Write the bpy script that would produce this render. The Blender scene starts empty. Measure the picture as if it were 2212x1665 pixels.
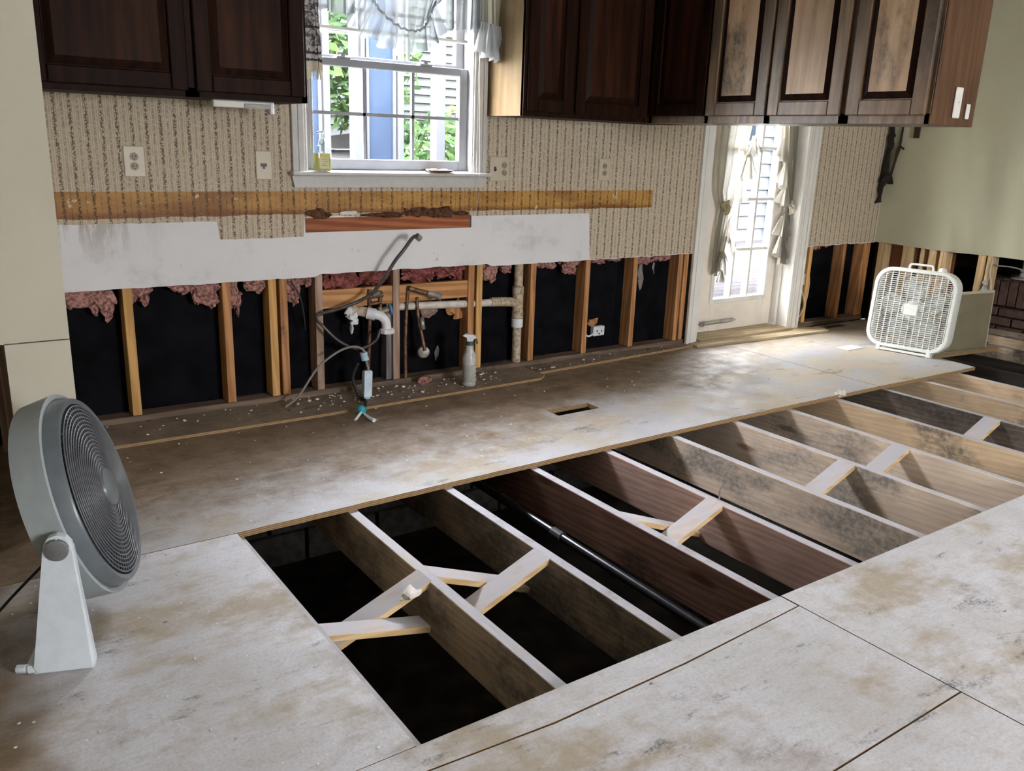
import bpy, bmesh, math, random
from mathutils import Vector, Matrix, noise
random.seed(7)
scene = bpy.context.scene
COL = scene.collection

# ------------------------------------------------------------------ camera
CAM = Vector((0.0, 0.0, 1.27))
cd = bpy.data.cameras.new('camera'); cam = bpy.data.objects.new('camera', cd); COL.objects.link(cam)
cd.sensor_fit = 'HORIZONTAL'; cd.sensor_width = 36.0
cd.lens = 1849.29 / 2212.0 * 36.0
cd.clip_start = 0.02; cd.clip_end = 200
yaw, pit, rol = 0.619009, 0.276916, -0.0357594
_r = Vector((math.cos(yaw), -math.sin(yaw), 0))
_f = Vector((math.sin(yaw)*math.cos(pit), math.cos(yaw)*math.cos(pit), -math.sin(pit)))
_d = _f.cross(_r)
_r2 = math.cos(rol)*_r + math.sin(rol)*_d
_d2 = -math.sin(rol)*_r + math.cos(rol)*_d
m = Matrix((( _r2.x, -_d2.x, -_f.x, CAM.x), (_r2.y, -_d2.y, -_f.y, CAM.y), (_r2.z, -_d2.z, -_f.z, CAM.z), (0, 0, 0, 1)))
cam.matrix_world = m
scene.camera = cam

# ------------------------------------------------------------------ sky, portals, exposure
SKY = 9.0          # zenith of an overcast sky; falls to a third of it at the horizon (CIE overcast)
w = bpy.data.worlds.new('sky'); scene.world = w; w.use_nodes = True
wt = w.node_tree; bg = wt.nodes['Background']
_tc = wt.nodes.new('ShaderNodeTexCoord'); _sx = wt.nodes.new('ShaderNodeSeparateXYZ'); wt.links.new(_tc.outputs['Generated'], _sx.inputs[0])
_el = wt.nodes.new('ShaderNodeMapRange'); wt.links.new(_sx.outputs[2], _el.inputs[0])
for _k, _v in ((1, 0.), (2, 1.), (3, SKY/3), (4, SKY)): _el.inputs[_k].default_value = _v
_cm = wt.nodes.new('ShaderNodeMix'); _cm.data_type = 'RGBA'; wt.links.new(_sx.outputs[2], _cm.inputs[0])
_cm.inputs[6].default_value = (1.0, .985, .98, 1); _cm.inputs[7].default_value = (.88, .93, 1.06, 1)
wt.links.new(_cm.outputs[2], bg.inputs[0]); wt.links.new(_el.outputs[0], bg.inputs[1])
def portal(name, loc, rot, sx, sy):
    l = bpy.data.lights.new(name, 'AREA'); l.shape = 'RECTANGLE'; l.size = sx; l.size_y = sy
    l.cycles.is_portal = True
    o = bpy.data.objects.new(name, l); COL.objects.link(o); o.location = loc; o.rotation_euler = rot
    return o
H90 = math.pi/2
portal('daylight_kitchen_window', (2.02, 4.12, 1.6), (-H90, 0, 0), 0.98, 1.06)
portal('daylight_glazed_door', (4.86, 4.14, 1.05), (-H90, 0, 0), 0.66, 1.75)
portal('daylight_rear_window', (2.6, -3.62, 1.45), (H90, 0, 0), 1.2, 1.0)
cy = scene.cycles; cy.max_bounces = 6; cy.diffuse_bounces = 4; cy.glossy_bounces = 2; cy.transmission_bounces = 4; cy.transparent_max_bounces = 12
cy.adaptive_threshold = 0.045; cy.adaptive_min_samples = 16; cy.caustics_reflective = False; cy.caustics_refractive = False
vs = scene.view_settings
vs.view_transform = 'Standard'; vs.look = 'None'; vs.gamma = 1.0; vs.use_curve_mapping = False
vs.exposure = 3.98

# ------------------------------------------------------------------ helpers
def tag(o, label=None, cat=None, group=None, kind=None):
    if label: o['label'] = label
    if cat: o['category'] = cat
    if group: o['group'] = group
    if kind: o['kind'] = kind
    return o
WM = {}
def place(o, mw, parent=None):
    """world matrix mw, parent by kept matrices (no depsgraph needed)"""
    WM[o.name] = mw
    if parent is not None:
        o.parent = parent; o.matrix_parent_inverse = Matrix.Identity(4)
        o.matrix_basis = WM[parent.name].inverted() @ mw
    else:
        o.matrix_basis = mw
def empty(name, loc=(0, 0, 0), rot=None, label=None, cat=None, group=None, kind=None, mat=None):
    o = bpy.data.objects.new(name, None); COL.objects.link(o); o.empty_display_size = .05
    mw = mat if mat is not None else Matrix.Translation(loc) @ (rot.to_4x4() if rot else Matrix.Identity(4))
    place(o, mw); return tag(o, label, cat, group, kind)
def obj(name, bm, mat, parent=None, smooth=False, local=False, label=None, cat=None, group=None, kind=None, mw=None, auto=None):
    """one mesh object; verts are in world space unless local (then in the parent's / mw space)"""
    me = bpy.data.meshes.new(name)
    bmesh.ops.recalc_face_normals(bm, faces=bm.faces[:])
    base = mw if mw is not None else (WM[parent.name] if parent is not None else None)
    if base is None:
        # origin at base centre of the bounds
        xs = [v.co for v in bm.verts]
        lo = Vector([min(c[i] for c in xs) for i in range(3)]); hi = Vector([max(c[i] for c in xs) for i in range(3)])
        base = Matrix.Identity(4) if kind == 'structure' else Matrix.Translation(((lo.x+hi.x)/2, (lo.y+hi.y)/2, lo.z))
    if not local:
        bm.transform(base.inverted())
    bm.to_mesh(me); bm.free()
    if smooth:
        for p in me.polygons: p.use_smooth = True
        if auto:
            try: me.set_sharp_from_angle(angle=math.radians(auto))
            except Exception: pass
    for mt in (mat if isinstance(mat, (list, tuple)) else [mat]): me.materials.append(mt)
    o = bpy.data.objects.new(name, me); COL.objects.link(o)
    place(o, base, parent)
    return tag(o, label, cat, group, kind)
def dup(src, parent, mw, name=None):
    o = src.copy(); o.name = name or src.name.split('.')[0]; COL.objects.link(o)
    o.parent = None; place(o, mw, parent); return o
def B(): return bmesh.new()
def box(bm, x0, x1, y0, y1, z0, z1, bev=0, mat=0):
    vs_ = [bm.verts.new((x, y, z)) for x in (x0, x1) for y in (y0, y1) for z in (z0, z1)]
    fs = []
    for q in ((0,1,3,2),(4,6,7,5),(0,4,5,1),(2,3,7,6),(0,2,6,4),(1,5,7,3)):
        f = bm.faces.new([vs_[i] for i in q]); f.material_index = mat; fs.append(f)
    if bev:
        es = list({e for f in fs for e in f.edges})
        bmesh.ops.bevel(bm, geom=es, offset=bev, segments=1, affect='EDGES', profile=.5)
    return bm
def bxm(*a, **k): return box(B(), *a, **k)
def obox(bm, M, sx, sy, sz, bev=0):
    """box of size centred at the origin of M"""
    t = B(); box(t, -sx/2, sx/2, -sy/2, sy/2, -sz/2, sz/2, bev); t.transform(M)
    merge(bm, t); return bm
def merge(bm, t):
    me = bpy.data.meshes.new('tmp'); t.to_mesh(me); t.free(); bm.from_mesh(me); bpy.data.meshes.remove(me)
def frame_to(a, b):
    a = Vector(a); b = Vector(b); z = (b-a).normalized()
    x = z.orthogonal().normalized() if abs(z.z) > .95 else Vector((0, 0, 1)).cross(z).normalized()
    y = z.cross(x)
    M = Matrix((x, y, z)).transposed().to_4x4(); M.translation = a
    return M, (b-a).length
def tube(bm, pts, r, seg=10, caps=True, radii=None):
    pts = [Vector(p) for p in pts]; n = len(pts); rings = []
    ref = None
    for i, p in enumerate(pts):
        t = (pts[min(i+1, n-1)] - pts[max(i-1, 0)]).normalized()
        if ref is None: ref = t.orthogonal().normalized()
        x = (ref - t*ref.dot(t)).normalized(); y = t.cross(x); ref = x
        rr = radii[i] if radii else r
        rings.append([bm.verts.new(p + rr*(math.cos(2*math.pi*k/seg)*x + math.sin(2*math.pi*k/seg)*y)) for k in range(seg)])
    for i in range(n-1):
        for k in range(seg):
            bm.faces.new((rings[i][k], rings[i][(k+1) % seg], rings[i+1][(k+1) % seg], rings[i+1][k]))
    if caps:
        bm.faces.new(rings[0][::-1]); bm.faces.new(rings[-1])
    return bm
def spline(pts, n=8):
    pts = [Vector(p) for p in pts]; out = []
    for i in range(len(pts)-1):
        p0 = pts[max(i-1, 0)]; p1 = pts[i]; p2 = pts[i+1]; p3 = pts[min(i+2, len(pts)-1)]
        for k in range(n):
            t = k/n
            out.append(.5*((2*p1)+(p2-p0)*t+(2*p0-5*p1+4*p2-p3)*t*t+(-p0+3*p1-3*p2+p3)*t**3))
    out.append(pts[-1]); return out
def lathe(bm, prof, M=None, seg=24, mat=0):
    """prof: (radius, height) pairs about local z"""
    t = B(); rings = []
    for r, z in prof:
        if r < 1e-5: rings.append([t.verts.new((0, 0, z))])
        else: rings.append([t.verts.new((r*math.cos(2*math.pi*k/seg), r*math.sin(2*math.pi*k/seg), z)) for k in range(seg)])
    for a, b in zip(rings, rings[1:]):
        for k in range(seg):
            q = [a[k % len(a)], a[(k+1) % len(a)], b[(k+1) % len(b)], b[k % len(b)]]
            u = []
            for v in q:
                if v not in u: u.append(v)
            if len(u) > 2:
                f = t.faces.new(u); f.material_index = mat
    if M is not None: t.transform(M)
    merge(bm, t); return bm
def prism(bm, poly, axis, a, b):
    """polygon (2D pairs) extruded along axis from a to b"""
    def mk(p, h):
        return {'x': (h, p[0], p[1]), 'y': (p[0], h, p[1]), 'z': (p[0], p[1], h)}[axis]
    lo = [bm.verts.new(mk(p, a)) for p in poly]; hi = [bm.verts.new(mk(p, b)) for p in poly]
    bm.faces.new(lo[::-1]); bm.faces.new(hi); n = len(poly)
    for i in range(n): bm.faces.new((lo[i], lo[(i+1) % n], hi[(i+1) % n], hi[i]))
    return bm
def blob(bm, c, s, sub=3, amp=.25, freq=14, seed=0):
    t = B(); bmesh.ops.create_icosphere(t, subdivisions=sub, radius=1)
    for v in t.verts:
        p = Vector((v.co.x*s[0], v.co.y*s[1], v.co.z*s[2]))
        n = noise.noise_vector((p+Vector(c)+Vector((seed*3.1, seed, 0)))*freq)
        v.co = p + Vector((n.x*s[0], n.y*s[1], n.z*s[2]))*amp*2 + Vector(c)
    merge(bm, t); return bm

# ------------------------------------------------------------------ material kit
class NT:
    def __init__(s, name):
        s.m = bpy.data.materials.new(name); s.m.use_nodes = True; s.t = s.m.node_tree; s.t.nodes.clear()
        s.out = s.n('ShaderNodeOutputMaterial')
    def n(s, typ, **k):
        nd = s.t.nodes.new(typ)
        for a, b in k.items(): setattr(nd, a, b)
        return nd
    def lk(s, a, b): s.t.links.new(a, b)
    def set(s, sock, v):
        if isinstance(v, bpy.types.NodeSocket): s.lk(v, sock)
        elif isinstance(v, (tuple, list)) and len(v) == 3 and sock.type == 'RGBA': sock.default_value = (*v, 1)
        else: sock.default_value = v
    def coord(s, scale=(1, 1, 1), rand=False, kind='Object', rot=(0, 0, 0)):
        c = s.n('ShaderNodeTexCoord').outputs[kind]
        mp = s.n('ShaderNodeMapping'); mp.inputs['Scale'].default_value = scale; mp.inputs['Rotation'].default_value = rot
        if rand:
            oi = s.n('ShaderNodeObjectInfo'); a = s.n('ShaderNodeVectorMath', operation='SCALE')
            cx = s.n('ShaderNodeCombineXYZ')
            for i in range(3): s.lk(oi.outputs['Random'], cx.inputs[i])
            s.lk(cx.outputs[0], a.inputs[0]); a.inputs['Scale'].default_value = 37.0
            ad = s.n('ShaderNodeVectorMath', operation='ADD'); s.lk(c, ad.inputs[0]); s.lk(a.outputs[0], ad.inputs[1]); c = ad.outputs[0]
        s.lk(c, mp.inputs[0]); return mp.outputs[0]
    def noise(s, vec, scale, detail=4, rough=.55, dist=0):
        nd = s.n('ShaderNodeTexNoise'); s.lk(vec, nd.inputs['Vector'])
        nd.inputs['Scale'].default_value = scale; nd.inputs['Detail'].default_value = detail
        nd.inputs['Roughness'].default_value = rough; nd.inputs['Distortion'].default_value = dist
        return nd.outputs[0]
    def wave(s, vec, scale, dist=6, dscale=1.5, detail=3, bdir='X'):
        nd = s.n('ShaderNodeTexWave', bands_direction=bdir); s.lk(vec, nd.inputs['Vector'])
        nd.inputs['Scale'].default_value = scale; nd.inputs['Distortion'].default_value = dist
        nd.inputs['Detail'].default_value = detail; nd.inputs['Detail Scale'].default_value = dscale
        return nd.outputs['Fac']
    def ramp(s, v, a, b, lo=0., hi=1., smooth=True):
        nd = s.n('ShaderNodeMapRange'); nd.interpolation_type = 'SMOOTHSTEP' if smooth else 'LINEAR'
        s.set(nd.inputs[0], v); nd.inputs[1].default_value = a; nd.inputs[2].default_value = b
        nd.inputs[3].default_value = lo; nd.inputs[4].default_value = hi
        return nd.outputs[0]
    def math(s, op, a, b=0., c=None):
        nd = s.n('ShaderNodeMath', operation=op); s.set(nd.inputs[0], a); s.set(nd.inputs[1], b)
        if c is not None: s.set(nd.inputs[2], c)
        return nd.outputs[0]
    def mix(s, f, a, b, blend='MIX'):
        nd = s.n('ShaderNodeMix', data_type='RGBA', blend_type=blend)
        s.set(nd.inputs[0], f); s.set(nd.inputs[6], a); s.set(nd.inputs[7], b); return nd.outputs[2]
    def xyz(s, vec):
        nd = s.n('ShaderNodeSeparateXYZ'); s.lk(vec, nd.inputs[0]); return nd.outputs
    def bump(s, h, strength=.3, dist=.01):
        nd = s.n('ShaderNodeBump'); s.lk(h, nd.inputs['Height']); nd.inputs['Strength'].default_value = strength
        nd.inputs['Distance'].default_value = dist; return nd.outputs[0]
    def pbr(s, col, rough=.6, metal=0., normal=None, spec=.5, **k):
        p = s.n('ShaderNodeBsdfPrincipled'); s.set(p.inputs['Base Color'], col); s.set(p.inputs['Roughness'], rough)
        p.inputs['Metallic'].default_value = metal; p.inputs['Specular IOR Level'].default_value = spec
        if normal is not None: s.lk(normal, p.inputs['Normal'])
        for a, b in k.items(): s.set(p.inputs[a.replace('_', ' ')], b)
        s.lk(p.outputs[0], s.out.inputs[0]); return s.m
def plain(name, col, rough=.5, metal=0., spec=.5, var=.12, vscale=30, bump=0.):
    t = NT(name); c = t.coord(rand=True); n = t.noise(c, vscale, 5)
    cc = t.mix(t.ramp(n, .3, .7), tuple(x*(1-var) for x in col), tuple(min(1, x*(1+var)) for x in col))
    return t.pbr(cc, rough, metal, t.bump(n, bump, .004) if bump else None, spec)
def wood(name, c1, c2, axis='z', grain=18., rough=.65, mold=0., wv=.55, moldcol=(.03, .03, .028), dust=None, spec=.3, knots=False, ms=3.):
    t = NT(name)
    sc = {'x': (.07, 1, 1), 'y': (1, .07, 1), 'z': (1, 1, .07)}[axis]
    v = t.coord(sc, rand=True); v0 = t.coord(rand=True)
    g = t.wave(v, grain, 7, 1.2, 3, 'DIAGONAL'); n = t.noise(v, grain*5, 5, .6)
    f = t.math('ADD', t.math('MULTIPLY', g, wv), t.math('MULTIPLY', n, 1-wv))
    col = t.mix(t.ramp(f, .25, .75), c1, c2)
    big = t.noise(v0, 2.2, 3)
    col = t.mix(t.ramp(big, .35, .7, 0, .45), col, tuple(x*.55 for x in c1))
    if knots:
        vv = t.n('ShaderNodeTexVoronoi'); t.lk(t.coord({'x': (.8, 3, 3), 'y': (3, .8, 3), 'z': (3, 3, .8)}[axis], rand=True), vv.inputs['Vector']); vv.inputs['Scale'].default_value = 1.6
        k = t.ramp(vv.outputs['Distance'], .05, .11, 1, 0)
        col = t.mix(t.math('MULTIPLY', k, .8), col, (c1[0]*.35, c1[1]*.25, c1[2]*.2))
    if mold:
        mn = t.noise(t.coord({'x': (.45, 1, 1), 'y': (1, .45, 1), 'z': (1, 1, .45)}[axis], rand=True), ms, 7, .68)
        mf = t.ramp(mn, .62-mold*.3, .72-mold*.2)
        sp = t.noise(v0, 45, 4, .7); mf = t.math('MULTIPLY', mf, t.ramp(sp, .3, .62, .45, 1))
        col = t.mix(t.math('MULTIPLY', mf, .85), col, moldcol)
    if dust:
        gn = t.n('ShaderNodeNewGeometry'); nz = t.xyz(gn.outputs['Normal'])[2]
        d = t.math('MULTIPLY', t.ramp(nz, .75, .95), t.ramp(t.noise(v0, 12, 6, .7), .3, .55, .55, 1))
        col = t.mix(d, col, dust)
    return t.pbr(col, rough, 0, t.bump(f, .25, .002), spec)
def simple_glass(name, tint=(1, 1, 1), gloss=.06, alpha=None):
    t = NT(name); tr = t.n('ShaderNodeBsdfTransparent'); tr.inputs[0].default_value = (*tint, 1)
    gl = t.n('ShaderNodeBsdfGlossy'); gl.inputs['Roughness'].default_value = .03
    fr = t.n('ShaderNodeLayerWeight'); fr.inputs[0].default_value = .5
    ff_ = t.math('ADD', t.math('MULTIPLY', t.math('POWER', fr.outputs['Facing'], 5.), .5), .035)
    mx = t.n('ShaderNodeMixShader'); t.lk(ff_, mx.inputs[0]); t.lk(tr.outputs[0], mx.inputs[1]); t.lk(gl.outputs[0], mx.inputs[2])
    t.lk(mx.outputs[0], t.out.inputs[0]); return t.m
def sheer(name, col, opacity=.55, weave=True):
    t = NT(name); tr = t.n('ShaderNodeBsdfTransparent')
    df = t.n('ShaderNodeBsdfDiffuse'); tl = t.n('ShaderNodeBsdfTranslucent'); df.inputs[0].default_value = (*col, 1); tl.inputs[0].default_value = (*col, 1)
    a = t.n('ShaderNodeMixShader'); a.inputs[0].default_value = .5; t.lk(df.outputs[0], a.inputs[1]); t.lk(tl.outputs[0], a.inputs[2])
    b = t.n('ShaderNodeMixShader'); b.inputs[0].default_value = opacity
    lw = t.n('ShaderNodeLayerWeight'); lw.inputs[0].default_value = .35
    f = t.math('ADD', t.math('MULTIPLY', lw.outputs['Facing'], .4), opacity); f = t.math('MINIMUM', f, 1.)
    t.lk(f, b.inputs[0]); t.lk(tr.outputs[0], b.inputs[1]); t.lk(a.outputs[0], b.inputs[2])
    t.lk(b.outputs[0], t.out.inputs[0]); return t.m

# --- floor plywood -------------------------------------------------------------
def plywood(name, stain, tan=False, bs=1.):
    """weathered grey subfloor; stain(t, x, y, n) -> factor of the brown stain, far-left brown included"""
    t = NT(name); c = t.coord(kind='Object'); X, Y, Z = t.xyz(c)
    n1 = t.noise(c, 1.6, 4, .6); n2 = t.noise(c, 7, 6, .72); n3 = t.noise(t.coord((.28, 1, 1)), 14, 4, .7)
    n4 = t.noise(t.coord((.12, 1, 1)), 70, 4, .6); n5 = t.noise(c, 120, 3, .6)
    base = t.mix(t.ramp(n1, .35, .65), tuple(q*bs for q in (.47, .465, .475)), tuple(q*bs for q in (.58, .58, .615)))
    n6 = t.noise(t.coord((.6, 1, 1)), 2.6, 5, .68)
    base = t.mix(t.math('MULTIPLY', t.ramp(n6, .48, .62, 0, .9), t.ramp(n2, .3, .6, .45, 1)), base, (.36, .28, .165))
    base = t.mix(t.ramp(n2, .48, .72, 0, .6), base, (.52, .49, .45))
    base = t.mix(t.ramp(n4, .3, .75, .0, .2), base, (.36, .32, .27))
    if tan: base = t.mix(t.math('MULTIPLY', t.ramp(X, 2.6, 4.2, .15, .8), t.ramp(n6, .38, .58)), base, (.48, .405, .28))
    base = t.mix(t.ramp(n5, .4, .72, 0, .28), base, (.25, .23, .20))
    base = t.mix(t.ramp(t.noise(c, 22, 4, .7), .52, .68, 0, .3), base, (.33, .29, .24))
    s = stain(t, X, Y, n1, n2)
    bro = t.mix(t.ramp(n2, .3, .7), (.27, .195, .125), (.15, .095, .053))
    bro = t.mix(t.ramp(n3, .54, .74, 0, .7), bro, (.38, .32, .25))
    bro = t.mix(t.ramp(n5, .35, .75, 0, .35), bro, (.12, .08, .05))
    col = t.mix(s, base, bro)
    # mould smudges and streaks, paint flecks
    mo = t.math('MULTIPLY', t.ramp(t.noise(t.coord((.35, 1, 1)), 6.5, 6, .76), .565, .67), t.ramp(n5, .35, .6, .3, 1))
    col = t.mix(t.math('MULTIPLY', mo, .8), col, (.10, .10, .105))
    sp = t.ramp(t.noise(t.coord((.5, 1, 1)), 30, 3, .5), .735, .78)
    col = t.mix(t.math('MULTIPLY', sp, .8), col, (.06, .055, .05))
    vk = t.n('ShaderNodeTexVoronoi'); t.lk(t.coord((1, 1.9, 1)), vk.inputs['Vector']); vk.inputs['Scale'].default_value = 1.35
    kn = t.math('MULTIPLY', t.ramp(vk.outputs['Distance'], .022, .032, 1, 0), t.ramp(t.xyz(vk.outputs['Color'])[0], .45, .5))
    col = t.mix(t.math('MULTIPLY', kn, .55), col, (.17, .145, .12))
    wh = t.ramp(t.noise(c, 48, 2, .5), .74, .78)
    col = t.mix(t.math('MULTIPLY', wh, .8), col, (.85, .84, .82))
    h = t.math('ADD', t.math('MULTIPLY', n4, .6), t.math('MULTIPLY', n5, .4))
    # the cut edge of the sheet shows tan plies
    g = t.n('ShaderNodeNewGeometry'); nz = t.math('ABSOLUTE', t.xyz(g.outputs['Normal'])[2])
    pl_ = t.math('SINE', t.math('MULTIPLY', Z, 900.))
    edge = t.mix(t.ramp(pl_, -.3, .3), (.20, .115, .05), (.42, .28, .14))
    col = t.mix(t.ramp(nz, .4, .6, 1, 0), col, edge)
    return t.pbr(col, t.ramp(n2, .3, .7, .5, .75), 0, t.bump(h, .25, .0015), .35)
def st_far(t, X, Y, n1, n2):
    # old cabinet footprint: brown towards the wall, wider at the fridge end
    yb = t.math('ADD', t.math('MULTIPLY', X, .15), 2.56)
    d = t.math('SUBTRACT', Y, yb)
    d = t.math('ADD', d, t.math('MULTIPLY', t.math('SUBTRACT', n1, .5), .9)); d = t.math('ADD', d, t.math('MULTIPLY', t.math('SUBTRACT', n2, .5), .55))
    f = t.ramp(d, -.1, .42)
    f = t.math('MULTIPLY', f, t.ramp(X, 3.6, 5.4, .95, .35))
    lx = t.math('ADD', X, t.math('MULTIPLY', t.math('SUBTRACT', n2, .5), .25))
    return t.math('MAXIMUM', f, t.ramp(lx, .22, .42, 1, 0))  # far left fully brown, apart from the cabinet footprint
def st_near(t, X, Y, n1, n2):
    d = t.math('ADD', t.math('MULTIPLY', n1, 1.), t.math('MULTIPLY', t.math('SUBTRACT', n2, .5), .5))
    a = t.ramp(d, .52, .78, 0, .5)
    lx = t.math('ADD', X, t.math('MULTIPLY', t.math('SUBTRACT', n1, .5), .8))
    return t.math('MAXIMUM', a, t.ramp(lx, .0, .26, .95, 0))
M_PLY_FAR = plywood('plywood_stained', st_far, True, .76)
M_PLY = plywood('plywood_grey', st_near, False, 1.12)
def wallpaper(name, glue=False):
    t = NT(name); c = t.coord(); X, Y, Z = t.xyz(c)
    wob = t.math('MULTIPLY', t.math('SUBTRACT', t.noise(t.coord((3, 1, 1)), 90, 2), .5), .012)
    x = t.math('ADD', X, wob)
    u = t.math('FRACT', t.math('DIVIDE', x, .0565))
    d1 = t.math('ABSOLUTE', t.math('SUBTRACT', u, .5))
    chain = t.ramp(t.noise(t.coord((1.2, 1, 1)), 130, 2, .5), .40, .56)
    s1 = t.math('MULTIPLY', t.ramp(d1, .07, .15, 1, 0), chain)
    d2 = t.math('ABSOLUTE', t.math('SUBTRACT', t.math('FRACT', t.math('ADD', t.math('DIVIDE', x, .0565), .5)), .5))
    s2 = t.math('MULTIPLY', t.ramp(d2, .025, .06, 1, 0), t.ramp(t.noise(c, 170, 2), .42, .55))
    v = t.math('FRACT', t.math('DIVIDE', X, .0565/7)); ln = t.ramp(t.math('ABSOLUTE', t.math('SUBTRACT', v, .5)), .1, .35)
    n1 = t.noise(c, 3, 5, .6); n2 = t.noise(c, 60, 4, .7)
    base = t.mix(ln, (.475, .405, .31), (.63, .545, .42))
    base = t.mix(t.ramp(n2, .35, .65, 0, .4), base, (.33, .27, .195))
    base = t.mix(t.ramp(n1, .5, .8, 0, .4), base, (.40, .34, .26))
    col = t.mix(t.math('MULTIPLY', s1, .85), base, (.075, .048, .03))
    col = t.mix(t.math('MULTIPLY', s2, .6), col, (.12, .08, .052))
    if glue:
        gl = t.mix(t.ramp(t.noise(t.coord((.5, 1, 1)), 4, 6, .65), .38, .62), (.50, .29, .085), (.28, .135, .042))
        lo = t.math('ADD', Z, t.math('MULTIPLY', t.math('SUBTRACT', n1, .5), .05))
        gl = t.mix(t.ramp(lo, .915, .945, .75, 0), gl, (.20, .07, .02))
        gl = t.mix(t.ramp(t.noise(c, 26, 3), .66, .73), gl, (.6, .5, .36))
        col = t.mix(1., gl, t.mix(t.math('MAXIMUM', s1, t.math('MULTIPLY', s2, .6)), (.95, .9, .85), (.28, .25, .22)), 'MULTIPLY')
    return t.pbr(col, .75 if not glue else .5, 0, t.bump(n2, .15, .001), .25)
M_PAPER = wallpaper('striped_wallpaper'); M_GLUE = wallpaper('brown_adhesive_on_wallpaper', True)
def drywall_mat(name, col, stains=0.):
    t = NT(name); c = t.coord(); X, Y, Z = t.xyz(c)
    n = t.noise(c, 2.5, 5, .6); n2 = t.noise(t.coord((1, 1, .18)), 16, 5, .65)
    cc = t.mix(t.ramp(n, .3, .75, 0, .5), col, tuple(x*.86 for x in col))
    if stains:
        top = t.math('MULTIPLY', t.ramp(Z, .70, .88), t.ramp(X, .55, 1.0, 1, 0))
        cc = t.mix(t.math('MULTIPLY', t.math('MULTIPLY', t.ramp(n2, .48, .6), top), .7), cc, (.30, .27, .21))
        cc = t.mix(t.ramp(t.noise(c, 5, 6, .7), .52, .75, 0, .5), cc, (.42, .41, .39))
        cc = t.mix(t.ramp(t.noise(t.coord((1, 1, .6)), 17, 5, .7), .64, .72, 0, .55), cc, (.28, .27, .25))
    # broken edges show gypsum
    return t.pbr(cc, .8, 0, t.bump(t.noise(c, 200, 2), .06, .001), .2)
M_DRY = drywall_mat('bare_drywall', (.74, .74, .76), 1.)
M_CREAM = drywall_mat('cream_paint', (.60, .57, .465))
M_GREEN = drywall_mat('pale_green_paint', (.52, .51, .37))
M_CEIL = plain('ceiling_white', (.75, .74, .70), .9)
M_TRIM = plain('white_trim_paint', (.74, .73, .69), .45, var=.05, vscale=6)
M_DOORP = plain('door_paint', (.82, .76, .68), .5, var=.06, vscale=5)
M_SASH = plain('vinyl_sash', (.26, .265, .285), .5, var=.03, spec=.15)
M_STOOL = plain('window_trim_paint', (.50, .495, .48), .45, var=.04)
M_STUD_Y = wood('stud_pine', (.58, .32, .105), (.72, .43, .165), 'z', 14)
M_STUD_R = wood('stud_red', (.40, .18, .07), (.58, .30, .13), 'z', 14, mold=.15)
M_STUD_D = wood('stud_dusty', (.34, .22, .16), (.48, .34, .26), 'z', 14, mold=.35, moldcol=(.10, .08, .07))
M_STUD_P = wood('stud_pale', (.66, .46, .24), (.82, .62, .37), 'z', 14)
M_BLK = wood('blocking_orange', (.42, .19, .07), (.62, .33, .14), 'x', 14, mold=.12)
M_LEDGER = wood('red_brown_board', (.26, .075, .03), (.42, .15, .06), 'x', 16)
M_SHEATH = plain('black_sheathing', (.0045, .0045, .006), .8, var=.5, vscale=9, spec=.06)
M_PLATE = wood('dirty_plate', (.16, .11, .08), (.24, .17, .12), 'x', 12, mold=.4)
DUST = (.44, .43, .46)
J = {  # own wood tones, the left joists with shade also painted in
 'grey': wood('joist_grey', (.48, .36, .24), (.64, .52, .38), 'y', 27, wv=.24, mold=.62, moldcol=(.085, .08, .07), dust=DUST, knots=True),
 'dark': wood('joist_dark', (.15, .10, .065), (.24, .165, .11), 'y', 27, wv=.24, mold=.5, moldcol=(.04, .037, .03), dust=DUST),
 'red': wood('joist_red', (.17, .085, .06), (.33, .18, .135), 'y', 21, wv=.24, mold=.3, moldcol=(.03, .022, .02), dust=DUST, knots=True),
 'rose': wood('joist_rose', (.42, .26, .20), (.60, .42, .35), 'y', 24, wv=.24, mold=.36, moldcol=(.16, .155, .15), dust=DUST, knots=True),
 'pale': wood('joist_pale', (.70, .54, .40), (.84, .70, .56), 'y', 24, wv=.24, mold=.48, moldcol=(.17, .165, .155), dust=DUST, knots=True),
 'tan': wood('joist_tan', (.72, .51, .31), (.86, .67, .46), 'y', 24, wv=.24, mold=.32, moldcol=(.11, .10, .09), dust=DUST, knots=True),
 'black': wood('joist_black', (.16, .125, .10), (.26, .21, .17), 'y', 24, wv=.24, mold=.8, moldcol=(.03, .03, .032), dust=(.40, .39, .38)),
}
M_BRACE = wood('brace_pine', (.58, .38, .18), (.74, .54, .30), 'x', 12, dust=(.46, .45, .48))
M_CABW = wood('dark_oak', (.009, .0035, .002), (.026, .009, .0045), 'z', 9, wv=.18, rough=.5, spec=.06)
M_CABP = wood('dark_oak_panel', (.015, .0055, .003), (.046, .016, .0075), 'z', 7, wv=.18, rough=.5, spec=.07)
M_CABSIDE = wood('oak_veneer_side', (.18, .12, .06), (.25, .175, .095), 'z', 8, wv=.18, rough=.6, spec=.08)
M_CABB = wood('mildewed_lit_oak', (.11, .062, .033), (.25, .155, .088), 'z', 9, wv=.18, rough=.42, mold=.42, moldcol=(.035, .034, .03), spec=.5)  # dark oak paled to carry window light, plus mould blotches
M_CABBP = wood('mildewed_lit_oak_panel', (.40, .235, .13), (.60, .42, .265), 'z', 7, wv=.18, rough=.42, mold=.22, moldcol=(.05, .048, .04), spec=.5)  # panel field paled further with window light in its colour
M_PINK = plain('pink_insulation', (.36, .19, .165), .95, var=.55, vscale=70, spec=.03)
M_BRINS = plain('brown_insulation', (.10, .05, .03), .95, var=.5, vscale=60, spec=.05)
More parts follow.
